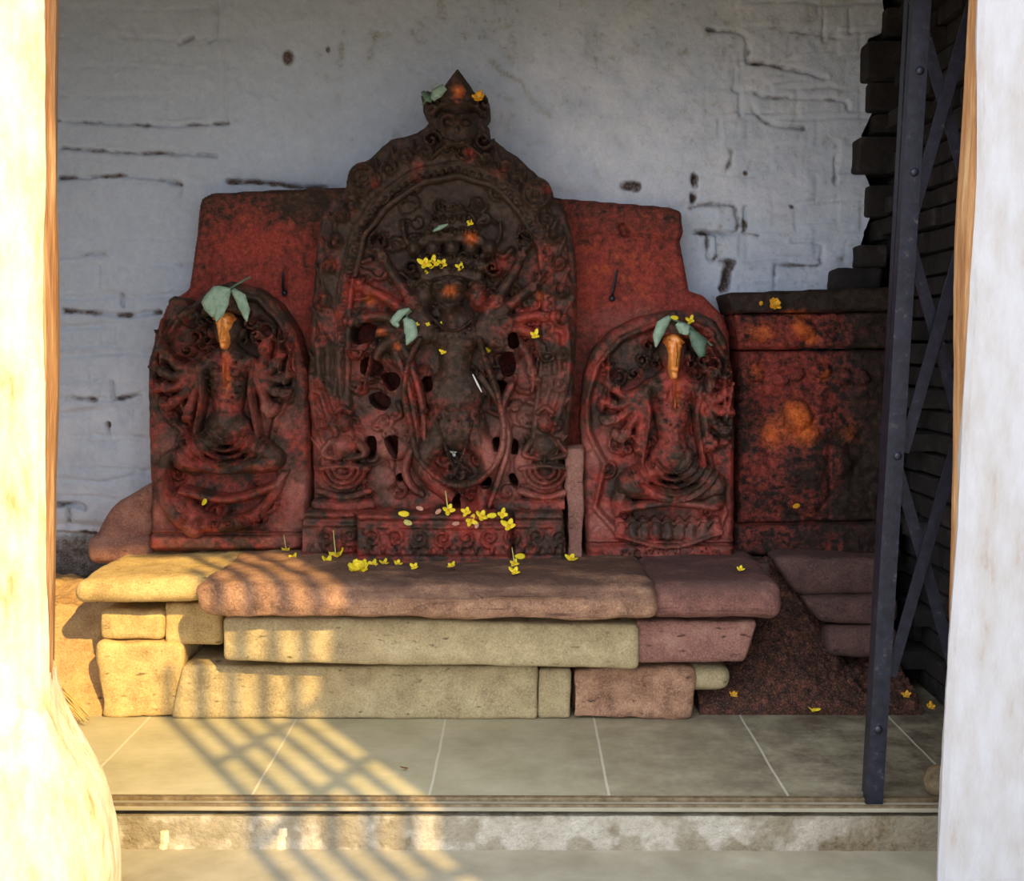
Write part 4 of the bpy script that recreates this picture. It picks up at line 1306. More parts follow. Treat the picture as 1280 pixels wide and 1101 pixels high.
# ================================================================== SIDE PANELS
def seated_deity(R, cx, hy, hands, knee_y, lap_y, kl, kr):
    """continuous body: torso, neck, head, arms with hands, crossed legs"""
    R.stroke([(cx, hy + 46), (cx, lap_y - 44)], 29, 17, 0.070, 0.070, curve=False)
    R.blob(cx, lap_y - 26, 30, 20, 0.076, pw=.45)
    R.blob(cx, hy + 42, 40, 15, 0.072, pw=.4)
    R.blob(cx - 12, hy + 54, 11, 10, 0.084); R.blob(cx + 12, hy + 54, 11, 10, 0.084)
    R.blob(cx, lap_y - 34, 22, 22, 0.085, pw=.45)
    R.stroke([(cx, hy + 18), (cx, hy + 34)], 9, 11, 0.078, curve=False)
    R.blob(cx, hy, 19, 24, 0.092, pw=.5)
    R.blob(cx - 20, hy + 6, 5, 9, 0.075); R.blob(cx + 20, hy + 6, 5, 9, 0.075)
    for (hx, hyy) in hands:
        s_ = -1 if hx < cx else 1
        sx, sy = cx + s_ * 30, hy + 46
        ex, ey = (sx + hx) / 2 + s_ * 4, (sy + hyy) / 2 + 12
        R.stroke([(sx, sy), (ex, ey), (hx, hyy)], 9, 6, 0.068, 0.052)
        R.blob(hx, hyy, 7.5, 7, 0.06)
        dl = math.hypot(hx - ex, hyy - ey) + 1e-6
        ux, uy = (hx - ex) / dl, (hyy - ey) / dl
        for f in (-1.5, -.5, .5, 1.5):
            R.stroke([(hx - uy * f * 3, hyy + ux * f * 3), (hx + ux * 8 - uy * f * 3.4, hyy + uy * 8 + ux * f * 3.4)], 1.9, 1.6, .06, .05, curve=False)
        R.ring(hx - ux * 10, hyy - uy * 10, 5.5, 2, .062)
    R.stroke([(cx - 18, lap_y - 12), (kl, knee_y), (cx + 10, lap_y + 22)], 17, 9, 0.082, 0.078)
    R.stroke([(cx + 18, lap_y - 12), (kr, knee_y), (cx - 10, lap_y + 24)], 17, 9, 0.080, 0.076)
    for q in range(5):
        R.ring(cx, lap_y - 30, 22 + q * 9, 3.0, 0.098 - q * .002, 20, 160)
    for s_ in (-1, 1):
        R.stroke([(cx + s_ * 34, hy + 44), (cx + s_ * 30, hy + 80), (cx + s_ * 40, lap_y - 10)], 6, 4, .075, .07)
        for q in range(3):
            R.spiral(cx + s_ * (30 + q * 9), hy - 8 + q * 17, 9, 1.4, 2.8, .06, 90 * q, s_)
    for i, (hx, hyy) in enumerate(hands):
        emblem(R, hx, hyy - 4, i % 6, .062)


def jewels(R, cx, hy, lap_y, top):
    n = 5
    for k in range(n):
        t = k / (n - 1)
        y = hy - 22 - (hy - 22 - top) * t
        w_ = 20 * (1 - t) + 4
        R.stroke([(cx - w_, y + 2), (cx, y - 3), (cx + w_, y + 2)], 6, h0=.098 - .02 * t)
        R.beads([(cx - w_, y), (cx, y - 5), (cx + w_, y)], 3.6, .106 - .02 * t, 2.2)


def necklaces(R, cx, hy, lap_y):
    R.beads([(cx - 20, hy + 36), (cx, hy + 52), (cx + 20, hy + 36)], 3.4, .098, 2.2)
    R.beads([(cx - 28, hy + 44), (cx - 14, hy + 78), (cx, hy + 90), (cx + 14, hy + 78), (cx + 28, hy + 44)], 3.4, .094, 2.2)
    R.stroke([(cx, hy + 40), (cx + 1, hy + 70)], 3.5, h0=.098, curve=False)
    R.beads([(cx - 22, hy + 60), (cx, hy + 66), (cx + 22, hy + 60)], 2.8, .092, 2.2)
    for s_ in (-1, 1):
        R.ring(cx + s_ * 22, hy + 14, 5, 2, .085)


def belt(R, cx, lap_y):
    R.beads([(cx - 26, lap_y - 18), (cx, lap_y - 8), (cx + 26, lap_y - 18)], 4, .1, 2.1)


def side_stele(name_label, outl, cx, hy, fl, hands, knee_y, lap_y, kl, kr, top, Y, inner, seed, x0, x1, y0, y1, mount, base_y):
    T = thing('carved_stele', name_label, 'carving', at(cx, base_y, Y))
    R = Relief(x0, x1, y0, y1, 1.5)
    msk = inside(R.PX, R.PY, outl)
    ed = edge_dist(R.PX, R.PY, outl)
    din = edge_dist(R.PX, R.PY, inner)
    ins = inside(R.PX, R.PY, inner)
    R.H = np.where(ins, -0.022 * np.clip(din / 6, 0, 1), 0.0)
    r3 = random.Random(seed)
    S = Relief(x0, x1, y0, y1, 1.5)
    for k in range(48):
        a = r3.uniform(0, 6.28)
        xx, yy_ = cx + r3.uniform(-85, 85), r3.uniform(top, base_y - 50)
        S.spiral(xx, yy_, r3.uniform(7, 13), 1.4, 2.8, .026, r3.uniform(0, 360), r3.choice((-1, 1)))
    S.stroke(inner + [inner[0]], 4.5, h0=0.018, curve=False)
    R.H += np.where(ins | (din < 6), S.H, 0)
    S.H[:] = 0
    S.stroke([(x0, base_y - 14), (x1, base_y - 14)], 9, h0=.028, curve=False, flat=.5)
    S.stroke([(x0, base_y - 28), (x1, base_y - 28)], 3, h0=.02, curve=False)
    R.H += S.H
    R.H -= 0.03 * np.clip(1 - ed / 8.0, 0, 1) ** 2
    R.rough(0.008, 40, seed); R.rough(0.008, 9, seed + 1, 3); R.blur(1)
    relief_mesh('back_plate', R, msk, Y, 0.16, M['relief'], T, stele_pig, 3)
    B = Relief(x0, x1, y0, y1, 1.5)
    seated_deity(B, cx, hy, hands, knee_y, lap_y, kl, kr)
    bm_ = (B.H > 0.014) & msk
    B.rough(.009, 12, seed + 2); B.rough(.006, 5, seed + 12, 2); B.blur(1)
    relief_mesh('deity_body', B, bm_, Y, 0.03, M['relief'], T, stele_pig)
    J = Relief(x0, x1, y0, y1, 1.5)
    jewels(J, cx, hy, lap_y, top)
    jm = J.H > 0.03
    J.rough(.007, 7, seed + 3); J.blur(1)
    relief_mesh('crown', J, jm, Y, 0.0, M['relief'], T, stele_pig)
    J2 = Relief(x0, x1, y0, y1, 1.5)
    necklaces(J2, cx, hy, lap_y)
    jm = J2.H > 0.03
    J2.rough(.006, 7, seed + 5); J2.blur(1)
    relief_mesh('necklaces', J2, jm, Y, 0.0, M['relief'], T, stele_pig)
    J3 = Relief(x0, x1, y0, y1, 1.5)
    belt(J3, cx, lap_y)
    jm = J3.H > 0.03
    J3.rough(.005, 7, seed + 6)
    relief_mesh('belt', J3, jm, Y, 0.0, M['relief'], T, stele_pig)
    # gilded face: brow, long nose, eyes, mouth
    G = Relief(cx - 24, cx + 24, hy - 40, hy + 42, 1.0)
    G.stroke([(cx, hy - 0.45 * fl), (cx, hy + fl)], 13.5, 6.5, .104, .100, curve=False, flat=.3)
    G.stroke([(cx + 1, hy - 12), (cx + 1, hy + 6)], 3, 4.5, .112, .122, curve=False)
    for s_ in (-1, 1):
        G.blob(cx + s_ * 7, hy - 7, 4, 2.8, .112)
        G.stroke([(cx + s_ * 3, hy - 13), (cx + s_ * 8, hy - 15), (cx + s_ * 12, hy - 12)], 1.8, h0=.11)
    G.stroke([(cx - 4, hy + fl * .75), (cx, hy + fl * .8), (cx + 4, hy + fl * .75)], 2.2, h0=.112)
    G.stroke([(cx, hy - 4), (cx, hy + fl * .55)], 3, 4, .114, .12, curve=False)
    gm = G.H > .04
    G.blur(1)
    f = relief_mesh('face', G, gm, Y, -0.02, M['gold'], T)
    f['label'] = 'face smeared shiny orange'
    Mt = Relief(x0, x1, y0, y1, 1.5)
    mount(Mt)
    mmk = (Mt.H > .014) & msk
    Mt.rough(.008, 9, seed + 4); Mt.blur(1)
    relief_mesh('mount_and_lotus', Mt, mmk, Y, 0.02, M['relief'], T, stele_pig)
    return T, R, B, J


def mount_left(Q):
    Q.stroke([(246, 658), (218, 634), (206, 602), (212, 574), (224, 566), (232, 576)], 15, 7, .07, .066)   # swan neck
    Q.blob(226, 570, 11, 8, .075); Q.stroke([(232, 574), (242, 584)], 4, 2, .07, .05, curve=False)
    Q.blob(222, 567, 2.4, 2.4, .086)
    Q.stroke([(226, 626), (262, 652), (310, 648), (342, 620), (356, 592)], 15, 6, .07, .05)
    for k in range(6):
        Q.stroke([(316 + k * 6, 642 - k * 6), (334 + k * 6, 636 - k * 10)], 4, 2, .066, .05, curve=False)
    for k in range(7):
        Q.ring(222 + k * 4, 612 + k * 6, 7, 1.6, .08, 20, 160)
    for k in range(6):
        Q.spiral(238 + k * 18, 652 - abs(k - 2.5) * 1.5, 8, 1.3, 2.2, .078, k * 60)
    Q.stroke([(232, 612), (290, 622), (346, 606)], 7, h0=.075)


def mount_right(Q):
    for k in range(9):
        x = 776 + k * 14.5
        Q.stroke([(x, 668), (x + (x - 834) * .05, 650)], 9, 7, .034, .030, curve=False)
        Q.ring(x, 656, 7, 2, .040, 180, 360)
    Q.stroke([(770, 668), (836, 682), (900, 664)], 4, h0=.05)
    Q.stroke([(778, 634), (835, 626), (892, 632)], 7, h0=.07)
    for k in range(8):
        Q.spiral(780 + k * 16, 688, 7, 1.3, 2.2, .04, k * 50)
    Q.blob(776, 624, 14, 18, .055); Q.blob(892, 622, 16, 18, .055)
    Q.stroke([(770, 640), (782, 610), (800, 600)], 6, 4, .06, .06)


outl_L = [(188, 691), (186, 600), (183, 500), (183, 452), (190, 425), (205, 398), (208, 384), (207, 374), (216, 368), (228, 372), (236, 382), (260, 360), (288, 350), (318, 358), (346, 378), (368, 412), (384, 470), (388, 560), (386, 640), (376, 691)]
inner_L = [(214, 640), (206, 600), (232, 540), (208, 518), (192, 480), (198, 440), (224, 400), (258, 374), (288, 366), (322, 374), (350, 404), (366, 450), (366, 492), (344, 524), (336, 560), (352, 596), (342, 636), (300, 656), (250, 656)]
TL, RL, BL, JL = side_stele('left carved stone panel of a seated deity with swan mount and orange face', outl_L, 287, 411, 21,
    [(206, 436), (198, 460), (202, 484), (214, 506), (238, 520), (336, 428), (352, 446), (362, 468), (358, 492), (340, 514)], 574, 560, 232, 346, 366, 4.12, inner_L, 101, 180, 392, 345, 694, mount_left, 691)
outl_R = [(733, 703), (728, 600), (726, 520), (730, 470), (742, 436), (768, 410), (800, 394), (838, 386), (872, 388), (896, 400), (910, 424), (918, 470), (920, 560), (918, 704)]
inner_R = [(776, 670), (744, 634), (756, 580), (736, 540), (734, 500), (748, 456), (776, 424), (838, 398), (884, 412), (906, 450), (914, 500), (908, 548), (884, 566), (906, 640), (896, 664), (836, 680)]
TR, RRR, BR, JR = side_stele('right carved stone panel of a seated deity with long orange face', outl_R, 839, 440, 29,
    [(760, 478), (754, 502), (758, 526), (776, 546), (798, 560), (888, 470), (904, 490), (908, 514), (902, 538), (884, 556)], 606, 596, 782, 894, 396, 4.10, inner_R, 131, 722, 924, 380, 707, mount_right, 703)

# mortar fillets between the panels
stone('mortar_fillet', 'pinkish mortar strip standing in the joint right of the central panel', 'mortar strip', 707, 731, 560, 701, 4.05, 0.18, 0.012, M['stone_rose'], 0.012, 32)

# ================================================================== ORANGE-DAUBED BLOCK on the right
Y_B = 4.2
K = thing('shrine_block', 'dark stone block daubed with orange paste at the right of the carved panels', 'stone block', at(1010, 690, Y_B))
def daubed(name, pts, h, back, seed, carve=None):
    xs, ys = [p[0] for p in pts], [p[1] for p in pts]
    Q = Relief(min(xs) - 3, max(xs) + 3, min(ys) - 3, max(ys) + 3, 1.8)
    m_ = inside(Q.PX, Q.PY, pts)
    e_ = edge_dist(Q.PX, Q.PY, pts)
    Q.H[:] = h
    if carve:
        Z = Q.H.copy(); Q.H[:] = 0
        carve(Q)
        Q.H = Z + Q.H
    Q.H -= 0.02 * np.clip(1 - e_ / 6, 0, 1) ** 2
    Q.rough(.008, 24, seed); Q.rough(.003, 7, seed + 1, 3)
    return relief_mesh(name, Q, m_, Y_B, back, M['block_dark'], K, block_pig, 3)
def carve_panel(Q):
    Q.blob(998, 586, 46, 58, .034, pw=.7)
    Q.blob(996, 522, 19, 24, .045, pw=.6)
    Q.blob(1005, 545, 20, 18, .03)
    Q.blob(952, 590, 20, 34, .022, pw=.8); Q.blob(1046, 586, 22, 36, .02, pw=.8)
    for k in range(6):
        Q.blob(944 + k * 27 + 5 * math.sin(k * 2.3), 468 + 5 * math.sin(k * 1.7), 13, 10, .018)
    Q.rough(.016, 30, 155)
daubed('cornice', [(904, 366), (1010, 362), (1118, 358), (1120, 390), (912, 393)], 0.05, 0.2, 141)
daubed('frieze', [(916, 392), (1120, 388), (1120, 436), (920, 438)], 0.02, 0.2, 143, lambda Q: [Q.blob(948, 416, 24, 13, .02, pw=.8), Q.blob(1000, 412, 20, 15, .025, pw=.8), Q.rough(.014, 22, 157)])
daubed('niche_panel', [(922, 438), (1122, 436), (1122, 652), (922, 656)], 0.0, 0.2, 145, carve_panel)
daubed('base', [(916, 654), (1124, 650), (1124, 694), (916, 692)], 0.04, 0.2, 147)

# brick fragments on the block's cornice
stone('brick_fragment', 'broken dark brick lying lowest on the cornice at the ragged wall end', 'brick', 1046, 1104, 334, 362, 4.27, 0.14, 0.02, M['brick_dark'], .008, 41)
stone('brick_fragment', 'smaller dark brick piece lying on the broken brick', 'brick', 1074, 1112, 304, 335, 4.28, 0.12, 0.015, M['brick_dark'], .007, 42)

# ================================================================== NAILS
def nail(label, p0, p1, Y, r=0.006):
    a, b = at(*p0, Y), at(*p1, Y)
    T = thing('iron_nail', label, 'nail', b)
    bm = bmesh.new()
    tube(bm, [b, b + Vector((0, -0.03, 0.02)), a + Vector((0, -0.05, 0))], [r, r, r * 0.7])
    bm_obj('shank', bm, M['iron'], T)
    bm = bmesh.new()
    bmesh.ops.create_uvsphere(bm, u_segments=12, v_segments=8, radius=r * 1.9)
    bmesh.ops.translate(bm, verts=bm.verts, vec=b + Vector((0, -0.006, 0)))
    bm_obj('head', bm, M['iron'], T)
nail('bent iron nail in the red slab above the right panel', (770, 338), (765, 373), 4.285)
nail('faint iron nail in the red slab above the left panel', (357, 340), (356, 366), 4.285)

# ================================================================== FOLDING GATE
YG = 3.055
GT = thing('folding_gate', 'black iron folding lattice gate pushed open against the right pillar', 'gate', at(1092, 1016, YG))


def flat_bar(bm, a, b, wx, wy):
    a, b = Vector(a), Vector(b)
    t = (b - a).normalized()
    s = t.cross(Vector((0, 1, 0))).normalized() * (wx / 2)
    d = Vector((0, wy / 2, 0))
    q = [bm.verts.new(p + s * i + d * j) for p in (a, b) for i, j in ((-1, -1), (1, -1), (1, 1), (-1, 1))]
    for f in ((0, 1, 2, 3), (7, 6, 5, 4), (0, 4, 5, 1), (1, 5, 6, 2), (2, 6, 7, 3), (3, 7, 4, 0)):
        bm.faces.new([q[i] for i in f])


def channel(px_top, px_bot, Y, name, w=0.044, bot=1016, top=-70):
    a, b = at(px_bot, bot, Y), at(px_top, top, Y)
    bm = bmesh.new()
    flat_bar(bm, a, b, w, 0.006)
    off = Vector((w / 2 - 0.003, 0.014, 0))
    for s in (-1, 1):
        flat_bar(bm, a + Vector((s * (w / 2 - 0.003), 0.014, 0)), b + Vector((s * (w / 2 - 0.003), 0.014, 0)), 0.006, 0.028)
    return bm_obj(name, bm, M['iron'], GT, smooth=False)


channel(1157, 1092, YG, 'upright_channel')
channel(1142, 1084, YG + 0.06, 'upright_channel', 0.016, 1006)
channel(1232, 1196, YG + 0.03, 'upright_channel', 0.045, 1012)
crosses = [(1178, 130), (1168, 420), (1152, 700)]
for cx, cy in crosses:
    for s in (1, -1):
        bm = bmesh.new()
        hh = 145 if cy < 900 else 48
        flat_bar(bm, at(cx - s * hh * 0.24 - hh * 0.03, cy + hh * s if False else cy - hh, YG + 0.022 + 0.008 * s) if s > 0 else at(cx - 0.24 * hh - 0.03 * hh, cy + hh, YG + 0.022 + 0.008 * s),
                 at(cx + 0.30 * hh, cy + hh, YG + 0.022 + 0.008 * s) if s > 0 else at(cx + 0.30 * hh, cy - hh, YG + 0.022 + 0.008 * s), 0.03, 0.005)
        bm_obj('lattice_bar', bm, M['iron'], GT, smooth=False)


def rivet(px, py):
    p = at(px, py, YG - 0.004)
    bm = bmesh.new()
    bmesh.ops.create_uvsphere(bm, u_segments=14, v_segments=8, radius=0.011)
    bmesh.ops.scale(bm, verts=bm.verts, vec=(1, 0.7, 1))
    bmesh.ops.translate(bm, verts=bm.verts, vec=p)
    bm_obj('rivet', bm, M['iron'], GT)
for p in ((1150, 88), (1143, 215), (1122, 570), (1098, 912)):
    rivet(*p)
# bottom roller seen beside the pillar
p = at(1174, 975, YG + 0.05)
bm = bmesh.new()
bmesh.ops.create_cone(bm, cap_ends=True, segments=28, radius1=0.042, radius2=0.042, depth=0.022)
bmesh.ops.bevel(bm, geom=[e for e in bm.edges if len(e.link_faces) == 2 and e.calc_face_angle(0) > 1], offset=0.005, segments=2, affect='EDGES')
bmesh.ops.rotate(bm, verts=bm.verts, cent=(0, 0, 0), matrix=Matrix.Rotation(math.pi / 2, 3, 'X'))
bmesh.ops.translate(bm, verts=bm.verts, vec=p)
bm_obj('roller', bm, M['rust'], GT)
# rail the gate runs on
a, b = at(66, 1012, 3.07), at(1185, 1012, 3.07)
bm = bmesh.new()
add_box(bm, a.x, b.x, 3.066, 3.084, -0.003, 0.008, 0.001)
add_box(bm, a.x, b.x, 3.028, 3.036, -0.003, 0.004, 0.001)
tag(bm_obj('gate_rail', bm, M['rust']), 'thin worn metal gate rail along the edge of the tiled floor', 'rail')

# ================================================================== PILLARS
def loft(name, ring_of, levels, mat, parent, amp=0.006, seed=0, per=10, sharp=50):
    """ring_of(z) -> closed XY polygon; skin of rings with weathered noise"""
    bm = bmesh.new()
    prev = None
    rings = []
    for z in levels:
        poly = ring_of(z)
        pts = []
        n = len(poly)
        for i in range(n):
            a, b = Vector(poly[i]), Vector(poly[(i + 1) % n])
            for k in range(per):
                pts.append(a.lerp(b, k / per))
        c = sum(pts, Vector((0, 0))) / len(pts)
        ring = []
        for p in pts:
            d = (p - c).normalized()
            w = Vector((p.x, p.y, z))
            nn = mnoise.fractal(Vector((w.x * 7 + seed, w.y * 7, w.z * 3)), 0.8, 2.2, 5) * amp + mnoise.noise(Vector((w.x * 3, w.y * 3 + seed, w.z * 1.6))) * amp
            ring.append(bm.verts.new((w.x + d.x * nn, w.y + d.y * nn, z)))
        rings.append(ring)
    for r0, r1 in zip(rings[:-1], rings[1:]):
        m = len(r0)
        for k in range(m):
            bm.faces.new((r0[k], r0[(k + 1) % m], r1[(k + 1) % m], r1[k]))
    bm.faces.new(rings[0][::-1]); bm.faces.new(rings[-1])
    return bm_obj(name, bm, mat, parent, sharp=sharp)


def prof(points, Y):
    """edge given as (px, py) knots -> X as a function of Z at depth Y"""
    P = sorted((at(px, py, Y).z, at(px, py, Y).x) for px, py in points)
    zs, xs = [p[0] for p in P], [p[1] for p in P]
    return lambda z: float(np.interp(z, zs, xs))


lev = [(-0.122 + i * (2.22) / 130) for i in range(131)]
e1 = prof([(1226, -60), (1224, 0), (1222, 220), (1214, 400), (1203, 600), (1191, 800), (1181, 1000), (1174, 1101)], 2.72)
RP = thing('pillar', 'white limewashed right pillar in the shade with a brown timber edge', 'pillar', (e1(0) + 0.3, 2.9, -0.122))
loft('shaft', lambda z: [(e1(z), 2.735), (e1(z) + 0.012, 2.72), (e1(z) + 0.62, 2.72), (e1(z) + 0.62, 3.0), (e1(z) + 0.15, 3.0), (e1(z) + 0.02, 2.80)], lev, M['plaster'], RP, 0.006, 3, 12)
e2 = prof([(1212, -60), (1210, 0), (1203, 150), (1194, 300), (1191, 420), (1190, 600), (1186, 800), (1184, 900), (1178, 1000), (1172, 1100)], 2.8)
loft('timber_edge', lambda z: [(e2(z), 2.80), (e2(z) + 0.006, 2.745), (e2(z) + 0.1, 2.745), (e2(z) + 0.2, 2.98), (e2(z) + 0.12, 2.98)], lev, M['timber'], RP, 0.004, 5, 8)
# left pillar with bulging foot
e3 = prof([(53, -60), (55, 0), (52, 200), (50, 300), (54, 420), (56, 600), (58, 900), (58, 1101)], 2.60)
LP = thing('pillar', 'sunlit white left pillar standing on a bulging stone foot', 'pillar', (e3(0) - 0.3, 2.75, -0.122))
loft('shaft', lambda z: [(e3(z), 2.615), (e3(z) - 0.012, 2.60), (e3(z) - 0.62, 2.60), (e3(z) - 0.62, 2.95), (e3(z) - 0.15, 2.95)], lev, M['plaster_cream'], LP, 0.006, 7, 12)
e4 = prof([(71, -60), (71, 0), (69, 100), (69, 250), (72, 400), (72, 500), (68, 620), (66, 900), (66, 1101)], 2.66)
loft('timber_edge', lambda z: [(e4(z), 2.66), (e4(z) - 0.008, 2.615), (e4(z) - 0.1, 2.612), (e4(z) - 0.2, 2.93), (e4(z) - 0.10, 2.93)], lev, M['timber'], LP, 0.004, 9, 8)
e5 = prof([(50, 862), (60, 895), (74, 925), (97, 965), (115, 1010), (125, 1050), (130, 1101), (131, 1200)], 2.58)
lev2 = [(-0.122 + i * (at(66, 852, 2.58).z + 0.122) / 50) for i in range(51)]
def foot(z):
    x = e5(z)
    f = max(0.0, x - e5(0.5))
    y0 = 2.615 - min(0.10, f * 1.6)
    return [(x - 0.006, 2.60), (x - 0.05, y0), (-1.62 - f, y0), (-1.62 - f, 2.96), (x - 0.12, 2.9), (x, 2.70), (x, 2.63)]
loft('foot', foot, lev2, M['plaster_cream'], LP, 0.010, 13, 8, 70)

# ================================================================== BROOM
BR_ = thing('straw_broom', 'straw broom with fanned bristles lying behind the left pillar', 'broom', on_z(60, 880, 0.05))
rb = random.Random(12)
for k in range(30):
    s = on_z(40 + rb.uniform(-6, 6), 838 + rb.uniform(-4, 4), 0.12)
    e = on_z(68 + k * 1.55 + rb.uniform(-4, 4), 903 - rb.uniform(0, 8) + 4 * (k < 10), 0.008 + 0.02 * rb.random())
    s = s.lerp(e, 0.05)
    mid = s.lerp(e, 0.5) + Vector((rb.uniform(-.012, .012), 0, 0.012 + rb.uniform(-.006, .01)))
    bm = bmesh.new()
    tube(bm, [s, mid, e], [0.0030, 0.0026, 0.0015], 5)
    bm_obj('bristle', bm, M['straw'], BR_)
hs, he = on_z(40, 838, 0.12), on_z(2, 780, 0.26)
bm = bmesh.new()
tube(bm, [hs.lerp(he, -0.08), hs.lerp(he, 0.5), he], [0.022, 0.018, 0.016], 12)
bm_obj('handle', bm, M['straw'], BR_)

# ================================================================== FLOWERS, PETALS, LEAVES
def petal(bm, c, d, up, ln, wd):
    """cupped petal from c along d"""
    s = d.cross(up).normalized()
    rows = []
    for i in range(5):
        t = i / 4
        w_ = wd * math.sin(math.pi * (0.12 + 0.80 * t)) ** 0.8
        p = c + d * (ln * t) + up * (ln * 0.35 * t * t)
        rows.append([bm.verts.new(p + s * w_ * k * 0.5 + up * (0.12 * wd * k * k)) for k in (-1, 0, 1)])
    for r0, r1 in zip(rows[:-1], rows[1:]):
        for k in range(2):
            bm.faces.new((r0[k], r0[k + 1], r1[k + 1], r1[k]))


def solid(o, t=0.0012):
    m = o.modifiers.new('thickness', 'SOLIDIFY')
    m.thickness = t
    m.offset = 0
    return o


def flower(name, label, p, size, mat='yellow', n=4, up=Vector((0, -0.55, 0.83)), stem=False, cat='flower', group=None, seed=0, layers=1):
    r5 = random.Random(seed)
    up = (up + Vector((r5.uniform(-.3, .3), r5.uniform(-.2, .2), r5.uniform(-.2, .2)))).normalized()
    T = thing(name, label, cat, p, group)
    a = up.cross(Vector((0.3, 0.2, 0.9))).normalized()
    b = up.cross(a)
    bm = bmesh.new()
    for L in range(layers):
        f = 1 - 0.28 * L
        for k in range(n + (2 * L if layers > 1 else 0)):
            th = 2 * math.pi * (k + .5 * L) / (n + (2 * L if layers > 1 else 0)) + r5.uniform(-.25, .25)
            d = (a * math.cos(th) + b * math.sin(th) + up * (0.12 + 0.5 * L)).normalized()
            petal(bm, p + up * (0.0015 + 0.002 * L), d, up, size * 0.55 * f * r5.uniform(.8, 1.15), size * 0.40)
    o = bm_obj('petals', bm, M[mat], T)
    solid(o)
    bm = bmesh.new()
    bmesh.ops.create_icosphere(bm, subdivisions=2, radius=size * 0.13)
    bmesh.ops.translate(bm, verts=bm.verts, vec=p + up * size * 0.08)
    bm_obj('center', bm, M['marigold' if mat == 'yellow' else 'stemg'], T)
    if stem:
        bm = bmesh.new()
        tube(bm, [p, p + Vector((-0.004, -0.004, size * 0.9)), p + Vector((-0.008, 0, size * 1.6))], [0.0022, 0.002, 0.0015], 6)
        bm_obj('stem', bm, M['stemg'], T)
    return T


def loose_petal(label, p, size, ang, mat='yellow', up=Vector((0, -0.5, 0.86)), group=None, name='flower_petal', cat='petal'):
    up = up.normalized()
    a = up.cross(Vector((0.1, 0.9, 0.3))).normalized()
    b = up.cross(a)
    bm = bmesh.new()
    d = a * math.cos(ang) + b * math.sin(ang)
    petal(bm, p - d * size * .5 + up * 0.002, d, up, size, size * 0.62)
    o = solid(bm_obj(name, bm, M[mat]), 0.0014)
    o.location = (0, 0, 0)
    return tag(o, label, cat, group)


GS = 'yellow flowers on the altar slabs'
S = 0.0024   # metres per photo pixel around the altar
def on_slab(px, py):
    p = on_z(px, py, ZT)
    p.z += 0.004
    return p
FR = Vector((0, -0.9, 0.43))
flower('yellow_flower', 'yellow flower on the slab left of the marigold, the larger of two touching', on_slab(420, 698), 24 * S, seed=1, group=GS, stem=True)
flower('yellow_flower', 'lower yellow flower of the touching pair left of the marigold', on_slab(410, 705), 18 * S, seed=2, group=GS)
flower('marigold', 'big golden marigold on the front of the middle slab', on_slab(449, 715), 27 * S, 'yellow', 8, seed=3, layers=3, group=GS)
flower('yellow_flower', 'yellow flower touching the marigold on its right', on_slab(466, 708), 15 * S, seed=4, group=GS)
flower('yellow_flower', 'small yellow flower first right of the marigold pair', on_slab(480, 706), 12 * S, seed=5, group=GS)
flower('yellow_flower', 'small yellow flower second right of the marigold pair', on_slab(497, 707), 13 * S, seed=6, group=GS)
flower('yellow_flower', 'small yellow flower third right of the marigold pair', on_slab(518, 711), 13 * S, seed=7, group=GS)
flower('yellow_flower', 'small yellow flower on the slab below the middle of the pedestal', on_slab(565, 709), 12 * S, seed=8, group=GS)
flower('yellow_flower', 'yellow flower with upright stem below the pedestal joint', on_slab(643, 706), 14 * S, seed=9, stem=True, group=GS)
flower('yellow_flower', 'yellow flower in front of the stemmed flower on the slab', on_slab(643, 717), 15 * S, seed=10, group=GS)
flower('yellow_flower', 'yellow flower at the foot of the right mortar strip', on_slab(714, 701), 18 * S, seed=11, group=GS)
flower('yellow_flower', 'lone small yellow flower on the right altar slab', on_slab(925, 714), 11 * S, seed=12, group=GS)
flower('yellow_flower', 'yellow flower with a stem at the foot of the left panel', on_slab(358, 690), 15 * S, seed=13, stem=True, group=GS)
flower('yellow_flower', 'yellow flower on sunlit slab just below the stemmed one', on_slab(367, 699), 14 * S, seed=14, group=GS)

GP = 'yellow flowers on the pedestal ledge'
def on_ped(px, py, lift=0.012):
    return at(px, py, 4.02 - max(0, PED.look(px, max(py, 640))) - lift)
for i, (px, py, sz, lab, st) in enumerate((
        (560, 638, 17, 'yellow flower with white stem under the bent foot of the deity', True), (583, 640, 15, 'yellow flower right of the stemmed one under the deity feet', False),
        (588, 651, 16, 'yellow flower low on the pedestal under the heap of petals', False), (602, 646, 18, 'fullest yellow flower in the row under the right foot', False),
        (628, 643, 15, 'yellow flower at the right end of the pedestal row', False), (636, 658, 20, 'yellow flower hanging below the right end of the pedestal row', False))):
    flower('yellow_flower', lab, on_ped(px, py), sz * S, up=FR, seed=20 + i, stem=st, group=GP)
loose_petal('yellow petal at the left end of the pedestal row', on_ped(505, 643), 14 * S, 0.2, up=FR, group=GP)
loose_petal('greenish pale petal just below the left end of the pedestal row', on_ped(510, 654), 13 * S, 2.8, 'stemg', FR, GP)
loose_petal('flat yellow petal in the pedestal row between two flowers', on_ped(615, 645), 13 * S, 0.4, up=FR, group=GP)
loose_petal('yellow petal in the pedestal joint beside the stemmed flower', on_ped(650, 696), 14 * S, 0.3, up=FR, group=GP)
